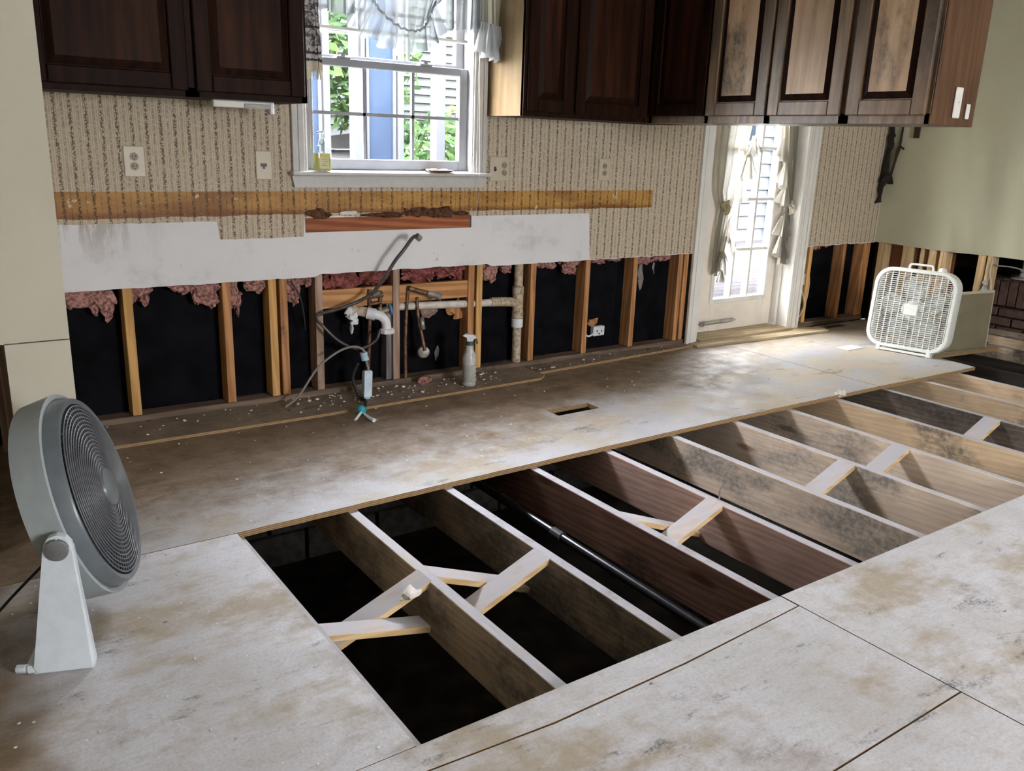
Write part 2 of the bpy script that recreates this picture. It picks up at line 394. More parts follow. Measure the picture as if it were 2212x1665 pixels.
M_PVC = plain('white_pvc', (.75, .76, .80), .35, var=.05)
M_PVCD = NT('dusty_pvc')
_c = M_PVCD.coord(); _n = M_PVCD.noise(_c, 40, 6, .7); _m = M_PVCD.noise(_c, 6, 4)
M_PVCD = M_PVCD.pbr(M_PVCD.mix(M_PVCD.ramp(_n, .42, .68), M_PVCD.mix(M_PVCD.ramp(_m, .3, .7), (.62, .55, .44), (.46, .36, .25)), (.22, .14, .08)), .6)
M_COPPER = plain('tarnished_copper', (.20, .11, .07), .5, .6, var=.5, vscale=50)
M_STEEL = plain('dull_steel', (.45, .43, .40), .4, .7, var=.3)
M_CHROME = plain('chrome', (.75, .75, .76), .15, 1.)
M_BLUE = plain('blue_handle', (.10, .25, .42), .5)
M_SKYB = plain('light_blue_plastic', (.42, .58, .72), .5)
M_TEAL = plain('teal_plastic', (.03, .34, .42), .5)
M_BOXBL = plain('pale_box', (.66, .73, .80), .5)
M_CABLE = plain('grey_cable', (.22, .20, .185), .6)
M_BLKRUB = plain('black_rubber', (.02, .02, .02), .6)
M_IVORY = plain('ivory_plastic', (.52, .46, .35), .4, var=.04)
M_DARKP = plain('dark_slot', (.04, .03, .025), .6)
M_GLASS = simple_glass('window_glass')
M_SHEER = sheer('sheer_white', (.25, .27, .285), .70)
M_SHEER2 = sheer('sheer_cream', (.36, .335, .27), .82)
M_CRUMB = plain('plaster_crumbs', (.72, .68, .62), .9)
M_FANW = plain('white_fan_plastic', (.72, .74, .70), .4, var=.04)
M_FANL = plain('fan_pale_grey', (.34, .385, .395), .35, var=.05)
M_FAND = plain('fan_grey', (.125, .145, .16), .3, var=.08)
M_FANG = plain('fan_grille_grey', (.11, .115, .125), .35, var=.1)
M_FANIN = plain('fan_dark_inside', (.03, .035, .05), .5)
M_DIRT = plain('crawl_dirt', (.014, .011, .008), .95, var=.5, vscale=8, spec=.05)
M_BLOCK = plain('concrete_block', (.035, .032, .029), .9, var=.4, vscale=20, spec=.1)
M_BRICK = plain('old_brick', (.15, .085, .062), .85, var=.35, vscale=14)
M_BROWN = plain('brown_paper_back', (.20, .075, .03), .8, var=.3, vscale=5)

# ================================================================== STRUCTURE
WY = 3.9           # face of the drywall on the back wall
DW = (4.285, 5.235)  # door rough opening in x
WIN = (1.555, 2.485, 1.10, 2.12)
def ragged(x, s, a): return noise.noise(Vector((x*9, s, 0)))*a + noise.noise(Vector((x*40, s, 3)))*a*.6
def sheet_xz(bm, x0, x1, bot, top, y0, y1, holes=(), step=.03, skin=False):
    """vertical sheet in x-z between y0 and y1; bot(x) lower edge; holes = (x0,x1,z0,z1)"""
    xs = {round(x0, 4), round(x1, 4)}
    for h in holes: xs |= {round(h[0], 4), round(h[1], 4)}
    k = x0
    while k < x1: xs.add(round(k, 4)); k += step
    xs = sorted(x for x in xs if x0 <= x <= x1)
    for a, b in zip(xs, xs[1:]):
        mid = (a+b)/2; spans = [(bot(a), bot(b), top, top)]
        for h in holes:
            if h[0] <= mid <= h[1]:
                ns = []
                for (za, zb, ta, tb) in spans:
                    if h[2] > za: ns.append((za, zb, min(ta, h[2]), min(tb, h[2])))
                    if h[3] < ta: ns.append((max(za, h[3]), max(zb, h[3]), ta, tb))
                spans = ns
        for za, zb, ta, tb in spans:
            v = [bm.verts.new(p) for p in ((a, y0, za), (b, y0, zb), (b, y0, tb), (a, y0, ta), (a, y1, za), (b, y1, zb), (b, y1, tb), (a, y1, ta))]
            for q in ((0,1,2,3), (4,7,6,5), (0,4,5,1), (3,2,6,7)): bm.faces.new([v[i] for i in q])
    bmesh.ops.remove_doubles(bm, verts=bm.verts[:], dist=1e-5)
    return bm
ZB = .612
LED = (1.55, 2.475, .825, .893)
wb = B()
sheet_xz(wb, .39, DW[0], lambda x: ZB + ragged(x, 1, .006) + (.012 if 1.6 < x < 2.6 else 0), 2.44, WY, WY+.0127, [LED, WIN])
wall_back = obj('wall_back', wb, M_DRY, kind='structure', label='bare white drywall of the kitchen wall above the stripped studs')
def wpart(name, bm, mat, **k): return obj(name, bm, mat, wall_back, **k)
wpart('drywall_panel', sheet_xz(B(), DW[1], 6.21, lambda x: ZB + ragged(x, 2, .008), 2.44, WY, WY+.0127), M_DRY)
wpart('drywall_panel', sheet_xz(B(), DW[0], DW[1], lambda x: 2.06, 2.44, WY, WY+.0127), M_DRY)
wpart('drywall_panel', sheet_xz(B(), -2.5, .207, lambda x: ZB, 2.44, WY, WY+.0127), M_CREAM)
# wallpaper with its cut lower outline
def paper_bot(x):
    if x < 1.151: return .886 + ragged(x, 5, .004)
    if x < 1.548: return .806 + ragged(x, 5, .004)
    if x < 2.477: return .896 + ragged(x, 6, .012)
    if x < 3.312: return .886 + ragged(x, 5, .003)
    return ZB + .003 + ragged(x, 1, .006)
pb = B()
for a, b in ((.39, 1.151), (1.1511, 1.548), (1.5481, 2.477), (2.4771, 3.312), (3.3121, DW[0]-.005)):
    sheet_xz(pb, a, b, paper_bot, 2.44, WY-.0015, WY, [WIN])
wpart('wallpaper', pb, M_PAPER, label='beige striped wallpaper with a cut lower edge')
wpart('wallpaper', sheet_xz(B(), DW[1]+.005, 6.205, lambda x: ZB + .004 + ragged(x, 2, .008), 2.44, WY-.0015, WY), M_PAPER)
def glue_bot(x): return .913 + ragged(x, 8, .006) - (.0 if x > 1.5 else .008*(1.5-x))
wpart('adhesive_band', sheet_xz(B(), .395, 3.78, glue_bot, 1.016, WY-.0032, WY-.0015), M_GLUE, label='brown strip of old adhesive where the backsplash was')
# torn flaps of paper and crumbs of plaster along the sink cut-out
for i, (x, z, sx) in enumerate(((1.78, .915, .05), (2.14, .925, .035), (2.20, .905, .05), (2.10, .918, .02), (1.62, .9, .03))):
    f = B(); blob(f, (x, WY-.006, z), (sx, .004, .009), 2, .4, 40, i)
    wpart('paper_scrap', f, M_CRUMB)
# framing behind
def stud(x0, x1, mat, z1=.79, y0=3.914, z0=.04):
    o = wpart('stud', bxm(x0, x1, y0, y0+.089, z0, z1, .002), mat); return o
for x0, mat in ((.728, M_STUD_Y), (1.150, M_STUD_R), (1.365, M_STUD_Y), (1.418, M_STUD_R), (1.596, M_STUD_D), (2.018, M_STUD_D),
                (2.475, M_STUD_R), (2.528, M_STUD_Y), (2.894, M_STUD_R), (3.297, M_STUD_R), (3.684, M_STUD_R), (4.077, M_STUD_R), (4.13, M_STUD_R),
                (5.43, M_STUD_Y), (5.84, M_STUD_R), (6.10, M_STUD_R), (6.15, M_STUD_R), (.42, M_STUD_D), (-.2, M_STUD_D)):
    stud(x0, x0+.038, mat)
wpart('stud', bxm(1.985, 2.016, 3.93, 4.0, .04, .45, .002), wood('stud_grey', (.16, .15, .16), (.26, .25, .26), 'z', 12, mold=.3))
wpart('bottom_plate', bxm(.39, DW[0]-.02, 3.914, 4.003, .0, .038, .003), M_PLATE)
wpart('bottom_plate', bxm(DW[1]+.02, 6.21, 3.914, 4.003, .0, .038, .003), M_PLATE)
for a, b in ((1.634, 2.018), (2.056, 2.475)):
    wpart('blocking', bxm(a, b, 3.922, 3.96, .447, .54, .002), M_BLK)
wpart('blocking', bxm(1.5, 2.55, 3.913, 3.950, .80, .899, .002), M_LEDGER, label='red brown board exposed in the sink cut-out')
for x0, x1 in ((-2.6, -.002), (.0, 1.19), (1.192, 2.41), (2.412, 3.63), (3.632, DW[0]-.01), (DW[1]+.01, 6.3)):
    wpart('sheathing_panel', bxm(x0, x1, 4.006, 4.018, -.25, 1.08), M_SHEATH)
# whole wall body above, outside skin with openings
sk = B()
for h in ((-2.5, WIN[0]-.004, 1.08, 2.6), (WIN[1]+.004, DW[0]-.01, 1.08, 2.6), (DW[1]+.01, 6.4, 1.08, 2.6), (WIN[0], WIN[1], WIN[3], 2.6), (DW[0], DW[1], 2.06, 2.6)):
    box(sk, h[0], h[1], 3.95, 4.02, h[2], h[3])
wpart('wall_core', sk, M_SHEATH)
# pink insulation left hanging at the cut
def tuft(x, z, sx, sz, seed, mat=M_PINK, y=3.955):
    t = B(); blob(t, (x, y, z), (sx, .03, sz), 4, .38, 30, seed)
    blob(t, (x+sx*.5, y, z-sz*.7), (sx*.4, .018, sz*.7), 3, .5, 45, seed+.5)
    blob(t, (x-sx*.6, y, z-sz*.4), (sx*.3, .015, sz*.6), 3, .5, 55, seed+.7)
    for v in t.verts: v.co += noise.noise_vector(v.co*150)*.006
    wpart('insulation_tuft', t, mat)
for i, a in enumerate(((.58, .59, .09, .05), (.65, .56, .045, .06), (.80, .59, .045, .045), (.98, .61, .05, .03), (1.08, .575, .06, .055), (1.21, .56, .03, .08), (1.31, .60, .05, .04),
                       (1.48, .555, .045, .06), (1.55, .60, .04, .03), (3.03, .60, .07, .025), (3.2, .585, .06, .045), (3.42, .605, .05, .02), (3.55, .61, .06, .02),
                       (3.80, .60, .06, .035), (3.95, .605, .07, .03), (2.63, .58, .05, .05), (2.74, .60, .04, .03), (5.55, .615, .05, .03), (5.66, .62, .05, .02))):
    tuft(*a, i)
for i, a in enumerate(((1.74, .585, .10, .045), (1.92, .59, .07, .04), (2.18, .595, .10, .04), (2.38, .60, .09, .04))):
    tuft(*a, i+40, plain('dark_pink_insulation', (.24, .08, .07), .95, var=.5, vscale=40, spec=.05) if i == 0 else bpy.data.materials['dark_pink_insulation'])
for i, a in enumerate(((1.63, .905, .07, .014), (1.60, .912, .04, .02), (2.0, .902, .12, .012), (2.15, .912, .10, .02), (2.28, .91, .10, .022), (2.40, .905, .05, .014))):
    t = B(); blob(t, (a[0], WY-.005, a[1]), (a[2], .012, a[3]), 3, .4, 30, i+9); wpart('insulation_tuft', t, M_BRINS)
tb = B(); blob(tb, (2.27, 3.99, .37), (.05, .012, .05), 3, .5, 26, 77); wpart('insulation_tuft', tb, M_STUD_D)
tb = B(); blob(tb, (2.43, 3.98, .375), (.04, .01, .05), 3, .5, 26, 78); wpart('insulation_tuft', tb, M_STUD_R)
# small things in the bays: grey smears of torn house wrap
for i, (x, z, sx, sz) in enumerate(((3.83, .47, .02, .09), (3.94, .52, .01, .05), (2.33, .14, .012, .05))):
    t = B(); blob(t, (x, 4.0, z), (sx, .003, sz), 2, .5, 30, i+3); wpart('paper_scrap', t, M_CABLE)

# ---------------------------------------------------------------- left partition
wl = B()
box(wl, .207, .39, 3.007, 3.022, .614, 2.44); box(wl, .207, .39, 3.007, 3.022, .0, .610)
wall_left = obj('wall_left', wl, M_CREAM, kind='structure', label='cream painted end of a short partition beside the floor fan')
lp = B(); box(lp, .195, .207, 3.007, 3.9, .612, 2.44); obj('drywall_panel', lp, M_CREAM, wall_left)
rp = B(); box(rp, .378, .39, 3.022, 3.9, .0, 2.44); obj('drywall_panel', rp, M_CREAM, wall_left)
for y0 in (3.024, 3.40, 3.80):
    obj('stud', bxm(.214, .252, y0, y0+.038, .0, .62), M_STUD_D, wall_left)
obj('backing', bxm(.30, .31, 3.03, 3.9, 0, .62), M_SHEATH, wall_left)

# ---------------------------------------------------------------- right wall
RX = 6.21
def sheet_yz(bm, y0, y1, bot, top, x0, x1, step=.05):
    n = max(1, int((y1-y0)/step)); ys = [y0+(y1-y0)*i/n for i in range(n+1)]
    for a, b in zip(ys, ys[1:]):
        v = [bm.verts.new(p) for p in ((x0, a, bot(a)), (x0, b, bot(b)), (x0, b, top), (x0, a, top), (x1, a, bot(a)), (x1, b, bot(b)), (x1, b, top), (x1, a, top))]
        for q in ((0,1,2,3), (4,7,6,5), (0,4,5,1), (3,2,6,7)): bm.faces.new([v[i] for i in q])
    bmesh.ops.remove_doubles(bm, verts=bm.verts[:], dist=1e-5); return bm
wall_right = obj('wall_right', sheet_yz(B(), -3.6, 3.9, lambda y: .614 + .004*math.sin(y*7), 2.44, RX, RX+.0127), M_GREEN, kind='structure', label='pale green painted wall cut away above the floor')
for y0, y1, mt in ((3.805, 3.87, M_STUD_P), (3.585, 3.665, M_STUD_P), (3.50, 3.522, M_STUD_P), (3.405, 3.455, M_STUD_P), (3.345, 3.372, M_STUD_P), (3.318, 3.343, M_STUD_P),
                   (3.04, 3.09, M_STUD_P), (2.985, 3.025, M_STUD_P), (2.60, 2.638, M_STUD_P), (2.2, 2.238, M_STUD_P)):
    obj('stud', bxm(RX+.014, RX+.10, y0, y1, .0, .75, .002), mt, wall_right)
obj('backing_panel', bxm(RX+.105, RX+.115, 3.30, 3.89, -.02, .9), M_BROWN, wall_right)
obj('bottom_plate', bxm(RX+.012, RX+.102, 2.95, 3.89, -.02, .0), M_PLATE, wall_right)

# ---------------------------------------------------------------- ceiling and far side of the room
ceiling = obj('ceiling', bxm(-2.7, 6.4, -3.7, 4.02, 2.44, 2.5), M_CEIL, kind='structure')
rb = B()
box(rb, -2.7, 2.0, -3.6, -3.5, 0, 2.44); box(rb, 3.2, 6.4, -3.6, -3.5, 0, 2.44); box(rb, 2.0, 3.2, -3.6, -3.5, 1.95, 2.44); box(rb, 2.0, 3.2, -3.6, -3.5, 0, .95)
obj('wall_rear', rb, M_CREAM, kind='structure')
lb = B()
box(lb, -2.6, -2.5, -3.6, 4.02, 0, 2.44)
obj('wall_far_side', lb, M_CREAM, kind='structure')

# ---------------------------------------------------------------- floor: sheets on open joists
def sheet(poly, z0=-.02, z1=0.): return prism(B(), poly, 'z', z0, z1)
# far sheet, built in strips round the register hole, its front edge slightly uneven
FE = [(.768, 2.612), (1.4, 2.628), (2.1, 2.64), (3.15, 2.648), (3.9, 2.640), (4.44, 2.632)]
RH = (2.487, 2.747, 3.092, 3.186)
fb = B()
def quad_sheet(bm, pts, z0=-.02, z1=0.): prism(bm, pts, 'z', z0, z1)
def fe(x):
    pts = [(-2.5, 2.612)] + FE
    for (a, ya), (b, yb) in zip(pts, pts[1:]):
        if a <= x <= b: return ya + (yb-ya)*(x-a)/(b-a) + .004*noise.noise(Vector((x*14, 2, 0)))
    return pts[-1][1]
xs = sorted({-2.5, -1.5, .195, RH[0], RH[1], 4.448} | {.768 + i*(4.448-.768)/70 for i in range(71)})
va = {}
def V(x, y, z):
    k = (round(x, 4), round(y, 4), z)
    if k not in va: va[k] = fb.verts.new((x, y, z))
    return va[k]
for a, b in zip(xs, xs[1:]):
    rows = [(lambda x: fe(x), lambda x: RH[2]), (lambda x: RH[2], lambda x: RH[3]), (lambda x: RH[3], lambda x: 3.9)]
    for ri, (lo, hi) in enumerate(rows):
        if ri == 1 and a >= RH[0]-1e-6 and b <= RH[1]+1e-6: continue
        for z, rev in ((0., False), (-.02, True)):
            q = [V(a, lo(a), z), V(b, lo(b), z), V(b, hi(b), z), V(a, hi(a), z)]
            fb.faces.new(q[::-1] if rev else q)
    fb.faces.new([V(a, fe(a), 0.), V(a, fe(a), -.02), V(b, fe(b), -.02), V(b, fe(b), 0.)])
for p, q in (((RH[0], RH[2]), (RH[1], RH[2])), ((RH[0], RH[3]), (RH[1], RH[3]))):
    seq = [x for x in xs if RH[0]-1e-6 <= x <= RH[1]+1e-6]
    for a, b in zip(seq, seq[1:]): fb.faces.new([V(a, p[1], 0.), V(b, p[1], 0.), V(b, p[1], -.02), V(a, p[1], -.02)])
for x in (RH[0], RH[1]): fb.faces.new([V(x, RH[2], 0.), V(x, RH[3], 0.), V(x, RH[3], -.02), V(x, RH[2], -.02)])
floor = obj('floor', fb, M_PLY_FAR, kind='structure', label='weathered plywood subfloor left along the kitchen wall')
def fpart(name, bm, mat, **k): return obj(name, bm, mat, floor, **k)
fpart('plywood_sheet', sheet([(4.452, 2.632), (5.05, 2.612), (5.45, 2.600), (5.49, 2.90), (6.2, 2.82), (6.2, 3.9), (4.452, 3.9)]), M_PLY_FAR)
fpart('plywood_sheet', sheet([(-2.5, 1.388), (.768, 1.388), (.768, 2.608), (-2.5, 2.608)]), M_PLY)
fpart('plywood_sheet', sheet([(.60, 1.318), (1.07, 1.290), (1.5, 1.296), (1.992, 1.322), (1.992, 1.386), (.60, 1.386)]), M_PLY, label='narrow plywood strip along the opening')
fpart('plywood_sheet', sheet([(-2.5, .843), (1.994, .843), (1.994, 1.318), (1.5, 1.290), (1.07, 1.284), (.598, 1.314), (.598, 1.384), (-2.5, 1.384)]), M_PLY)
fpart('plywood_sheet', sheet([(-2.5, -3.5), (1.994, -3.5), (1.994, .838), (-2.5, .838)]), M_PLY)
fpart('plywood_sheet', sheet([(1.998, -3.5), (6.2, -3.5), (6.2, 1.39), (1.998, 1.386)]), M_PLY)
# underlayment strips left under the old cabinets
M_UNDER = plywood('underlayment_edge', lambda t, X, Y, a, b: .85)
fpart('underlayment_strip', sheet([(.39, 3.628), (1.5, 3.622), (2.80, 3.655), (2.86, 3.70), (2.86, 3.913), (.39, 3.913)], 0, .013), M_UNDER)
fpart('underlayment_strip', sheet([(2.865, 3.755), (4.2, 3.838), (4.2, 3.913), (2.865, 3.913)], 0, .014), M_UNDER)
M_THR = wood('threshold_wood', (.40, .30, .17), (.56, .45, .29), 'x', 12, mold=.3)
fpart('threshold', sheet([(4.2, 3.80), (5.50, 3.71), (5.55, 3.80), (5.38, 3.9), (5.38, 4.02), (4.2, 4.02)], 0, .016), M_THR)
fpart('threshold', sheet([(4.30, 3.87), (5.25, 3.845), (5.25, 4.09), (4.30, 4.09)], .016, .03), M_THR)
fpart('register_cutout', bxm(5.55, 5.83, 3.80, 3.86, .0, .002), M_DARKP)
# joists
JX = [-.05, .36, .755, 1.167, 1.570, 1.984, 2.392, 2.797, 3.228, 3.644, 4.048, 4.478, 4.881, 5.251, 5.60, 5.88, 6.316, 6.70, 6.972, 7.525, 7.9]
JM = ['grey', 'grey', 'grey', 'grey', 'dark', 'red', 'rose', 'pale', 'pale', 'pale', 'tan', 'black', 'tan', 'tan', 'shade_black', 'shade_black', 'grey', 'tan', 'grey', 'tan', 'grey']
J['shade_black'] = wood('joist_shade_black', (.02, .016, .013), (.035, .028, .022), 'y', 8, mold=.5, moldcol=(.006, .006, .006))  # black painted in for the darkness of the hole by the boards
J['dark'] = wood('joist_dark2', (.22, .17, .12), (.33, .26, .19), 'y', 27, wv=.24, mold=.6, moldcol=(.045, .045, .04), dust=DUST)
joists = []
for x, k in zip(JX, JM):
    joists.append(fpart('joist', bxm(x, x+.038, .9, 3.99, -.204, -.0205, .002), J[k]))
# wooden cross bridging
def brace(xa, za, xb, zb, y, w_=.088, th=.019, mat=M_BRACE):
    a = Vector((xa, y, za)); b = Vector((xb, y, zb)); d = (b-a); L = d.length; ex = d.normalized(); ey = Vector((0, 1, 0)); ez = ex.cross(ey)
    M = Matrix((ex, ey, ez)).transposed().to_4x4(); M.translation = (a+b)/2
    t = B(); obox(t, M, L, w_, th, .0015); return fpart('bridging_brace', t, mat)
for i in range(2, 12):
    xa, xb = JX[i]+.038, JX[i+1]
    y1, y2 = 2.005, 2.10
    if i == 2: y1, y2 = 2.075, 1.99
    if i in (2, 3, 5, 7, 8, 10): brace(xa-.01, -.185, xb+.012, -.026, y1)
    if i == 2: brace(xa-.03, -.045, xb-.04, -.13, y2, .075)
    elif i in (3, 5): brace(xa, -.035, xb, -.18, y2)
    elif i in (8, 10): brace(xa, -.05, xb, -.185, y2)
# crawl space
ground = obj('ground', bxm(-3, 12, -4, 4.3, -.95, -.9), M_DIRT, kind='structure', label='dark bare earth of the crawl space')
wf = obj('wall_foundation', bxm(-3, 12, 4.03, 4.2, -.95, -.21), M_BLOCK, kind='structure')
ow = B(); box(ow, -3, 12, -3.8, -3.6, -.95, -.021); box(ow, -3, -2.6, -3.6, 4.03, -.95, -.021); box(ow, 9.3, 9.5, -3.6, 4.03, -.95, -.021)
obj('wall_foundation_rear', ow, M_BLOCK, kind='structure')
blk0 = None
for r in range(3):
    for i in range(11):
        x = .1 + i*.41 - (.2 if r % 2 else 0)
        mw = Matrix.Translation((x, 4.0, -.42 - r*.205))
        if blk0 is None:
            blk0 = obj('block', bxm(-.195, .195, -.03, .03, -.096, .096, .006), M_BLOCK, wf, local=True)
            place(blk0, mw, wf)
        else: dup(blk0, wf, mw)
gp = obj('gas_pipe', tube(B(), [(1.90, 1.0, -.185), (1.90, 2.2, -.172), (1.90, 3.98, -.145)], .017, 12), plain('black_iron_pipe', (.05, .05, .055), .28, .8), smooth=True, auto=40,
   label='black iron pipe running between the joists below the floor', cat='pipe')
obj('coupling', tube(B(), [(1.90, 2.30, -.171), (1.90, 2.36, -.170)], .022, 12), M_BLKRUB, gp)

# ================================================================== WINDOW
win = obj('window_1', (lambda b: (box(b, WIN[0]-.002, WIN[0]+.018, WY-.002, 4.06, 1.10, 2.12), box(b, WIN[1]-.018, WIN[1]+.002, WY-.002, 4.06, 1.10, 2.12),
          box(b, WIN[0], WIN[1], WY-.002, 4.06, 2.10, 2.12), box(b, WIN[0], WIN[1], 3.91, 4.06, 1.095, 1.112), b)[-1])(B()), M_STOOL, kind='structure', label='white double hung kitchen window with a sheer valance')
def wp(name, bm, mat, par=None, **k): return obj(name, bm, mat, par or win, **k)
def casing(bm, x0, x1, z0, z1, inner):
    """moulded vertical casing: back band, cove, inner bead"""
    s = 1 if inner > 0 else -1; w0 = x1-x0
    cuts = [(0, .30, .020), (.30, .42, .014), (.42, .80, .017), (.80, 1., .010)]
    for a, b, t in cuts:
        if s > 0: box(bm, x0+a*w0, x0+b*w0, WY-t, WY, z0, z1, .0015)
        else: box(bm, x1-b*w0, x1-a*w0, WY-t, WY, z0, z1, .0015)
    return bm
wp('casing', casing(B(), 1.494, 1.566, 1.105, 2.2, 1), M_STOOL); wp('casing', casing(B(), 2.474, 2.546, 1.105, 2.2, -1), M_STOOL)
wp('casing', bxm(1.494, 2.546, WY-.018, WY, 2.125, 2.2, .002), M_STOOL)
wp('stool', bxm(1.478, 2.568, 3.845, 3.98, 1.088, 1.108, .005), M_STOOL)
wp('apron', prism(B(), [(1.488, 1.088), (2.552, 1.088), (2.535, 1.034), (1.50, 1.034)], 'y', WY-.018, WY-.001), M_STOOL)
def sash(y0, y1, z0, z1, rail_b, rail_t, name):
    x0, x1, st = WIN[0]+.02, WIN[1]-.02, .048
    b = B(); box(b, x0, x0+st, y0, y1, z0, z1, .003); box(b, x1-st, x1, y0, y1, z0, z1, .003)
    box(b, x0+st, x1-st, y0, y1, z0, z0+rail_b, .003); box(b, x0+st, x1-st, y0, y1, z1-rail_t, z1, .003)
    s = wp(name, b, M_SASH)
    gx0, gx1, gz0, gz1 = x0+st, x1-st, z0+rail_b, z1-rail_t; ym = (y0+y1)/2
    for i in (1, 2):
        x = gx0 + (gx1-gx0)*i/3; wp('muntin', bxm(x-.0075, x+.0075, ym-.008, ym+.008, gz0, gz1), M_SASH, s)
    zc = (gz0+gz1)/2; wp('muntin', bxm(gx0, gx1, ym-.008, ym+.008, zc-.0075, zc+.0075), M_SASH, s)
    for i in range(3):
        for k in range(2):
            a = gx0+(gx1-gx0)*i/3; c = gx0+(gx1-gx0)*(i+1)/3; e = gz0+(gz1-gz0)*k/2; g = gz0+(gz1-gz0)*(k+1)/2
            wp('pane', bxm(a, c, ym-.001, ym+.001, e, g), M_GLASS, s)
    return s
lower = sash(3.945, 3.98, 1.112, 1.618, .052, .036, 'lower_sash')
upper = sash(3.99, 4.025, 1.60, 2.10, .036, .05, 'upper_sash')
for x in (1.78, 2.22):
    b = B(); box(b, x-.035, x+.035, 3.94, 3.985, 1.618, 1.626, .002); lathe(b, [(0, 0), (.014, 0), (.014, .012), (0, .012)], Matrix.Translation((x, 3.955, 1.626)), 12)
    box(b, x-.03, x+.005, 3.945, 3.957, 1.636, 1.642)
    wp('sash_lock', b, M_SASH, lower)
# mini blind pulled up behind the valance
blind = empty('mini_blind', (2.02, 3.925, 1.74), label='cream mini blind drawn up inside the kitchen window', cat='blind')
obj('bottom_rail', bxm(1.60, 2.44, 3.91, 3.936, 1.735, 1.75, .003), M_TRIM, blind)
sl = B()
for i in range(44): 
    z = 1.756 + i*.0065
    v = [sl.verts.new(p) for p in ((1.60, 3.912, z), (2.44, 3.912, z), (2.44, 3.935, z+.003), (1.60, 3.935, z+.003))]; sl.faces.new(v)
obj('slats', sl, sheer('blind_slats', (.26, .255, .22), .62), blind)
obj('head_rail', bxm(1.59, 2.45, 3.905, 3.94, 2.05, 2.09, .003), M_TRIM, blind)
wandb = tube(B(), [(1.585, 3.89, 2.05), (1.583, 3.885, 1.62), (1.58, 3.885, 1.21)], .003, 8); obj('tilt_wand', wandb, M_IVORY, blind)
obj('lift_cord', tube(B(), [(2.485, 3.872, 2.05), (2.484, 3.868, 1.6), (2.482, 3.842, 1.10), (2.480, 3.842, 1.0), (2.476, 3.86, .90)], .0013, 6), M_IVORY, blind)

# ---- valance: gathered sheer with ruffles
val = empty('window_valance', (2.02, 3.82, 1.6), label='white sheer ruffled valance across the top of the window', cat='curtain')
obj('rod', tube(B(), [(1.47, 3.85, 2.14), (2.57, 3.85, 2.14)], .008, 10), M_TRIM, val)
def cloth(top, bot, y, amp, n, rows, freq, seed, flare=1.6, cx=0.):
    """strip of gathered cloth between two polylines (lists of (x,z)), waves deepen to the hem"""
    b = B(); grid = []
    def samp(poly, t):
        L = [0.]
        for p, q in zip(poly, poly[1:]): L.append(L[-1]+math.hypot(q[0]-p[0], q[1]-p[1]))
        s = t*L[-1]
        for i in range(len(poly)-1):
            if s <= L[i+1]+1e-9:
                k = (s-L[i])/max(1e-9, L[i+1]-L[i]); return (poly[i][0]+(poly[i+1][0]-poly[i][0])*k, poly[i][1]+(poly[i+1][1]-poly[i][1])*k)
        return poly[-1]
    for j in range(rows+1):
        v = j/rows; row = []
        for i in range(n+1):
            u = i/n; a = samp(top, u); c = samp(bot, u)
            ph = u*freq*2*math.pi + seed + .9*math.sin(u*7+seed)
            dy = -amp*(.35+flare*v)*math.sin(ph) - amp*.4*math.sin(ph*2.3+seed)
            z = a[1]+(c[1]-a[1])*v + (.006*math.sin(ph+1.)*v)
            row.append(b.verts.new((a[0]+(c[0]-a[0])*v + .5*amp*math.cos(ph)*v, y+dy, z)))
        grid.append(row)
    for j in range(rows):
        for i in range(n): b.faces.new((grid[j][i], grid[j][i+1], grid[j+1][i+1], grid[j+1][i]))
    return b
# points (x,z) taken on the valance plane
sw_top = [(1.80, 1.90), (1.86, 1.865), (1.92, 1.81), (2.0, 1.765), (2.08, 1.755), (2.13, 1.775), (2.16, 1.83), (2.19, 1.89)]
sw_bot = [(1.72, 1.78), (1.80, 1.715), (1.90, 1.675), (1.99, 1.645), (2.07, 1.65), (2.13, 1.665), (2.19, 1.70), (2.24, 1.76)]
obj('ruffle', cloth(sw_top, sw_bot, 3.81, .016, 90, 8, 7, .3), M_SHEER, val, smooth=True)
_sp = spline([(x, 3.805, z) for x, z in sw_top], 8)
hd = B(); tube(hd, [p + Vector((0, .006*math.sin(i*2.1), .004*math.sin(i*1.7))) for i, p in enumerate(_sp)], .006, 8, radii=[.003+.003*abs(math.sin(i*1.3)) for i in range(len(_sp))]); obj('gathering', hd, sheer('sheer_gather', (.30, .32, .335), .55), val, smooth=True)
obj('body', cloth([(1.60, 2.14), (2.50, 2.14)], [(1.75, 1.92), (1.86, 1.865), (1.92, 1.81), (2.0, 1.765), (2.08, 1.755), (2.13, 1.775), (2.18, 1.86), (2.26, 1.92)], 3.83, .012, 90, 6, 12, 1.1, 1.), M_SHEER, val, smooth=True)
for i, (x0, x1, zb, yy, fr) in enumerate(((1.60, 1.68, 1.80, 3.83, 2), (1.66, 1.775, 1.785, 3.80, 2), (2.255, 2.32, 1.775, 3.81, 1.5), (2.345, 2.43, 1.775, 3.82, 1.5), (2.40, 2.47, 1.79, 3.83, 2))):
    obj('fold', cloth([(x0+.01, 2.14), (x1-.01, 2.14)], [(x0, zb+.01), ((x0+x1)/2, zb), (x1, zb+.005)], yy, .012, 30, 8, fr, i*1.7, 1.), M_SHEER, val, smooth=True)
obj('tail', cloth([(2.43, 2.14), (2.55, 2.14)], [(2.445, 1.83), (2.56, 1.815)], 3.80, .010, 34, 8, 4, .2, .8), sheer('sheer_tail', (.40, .39, .32), .85), val, smooth=True)
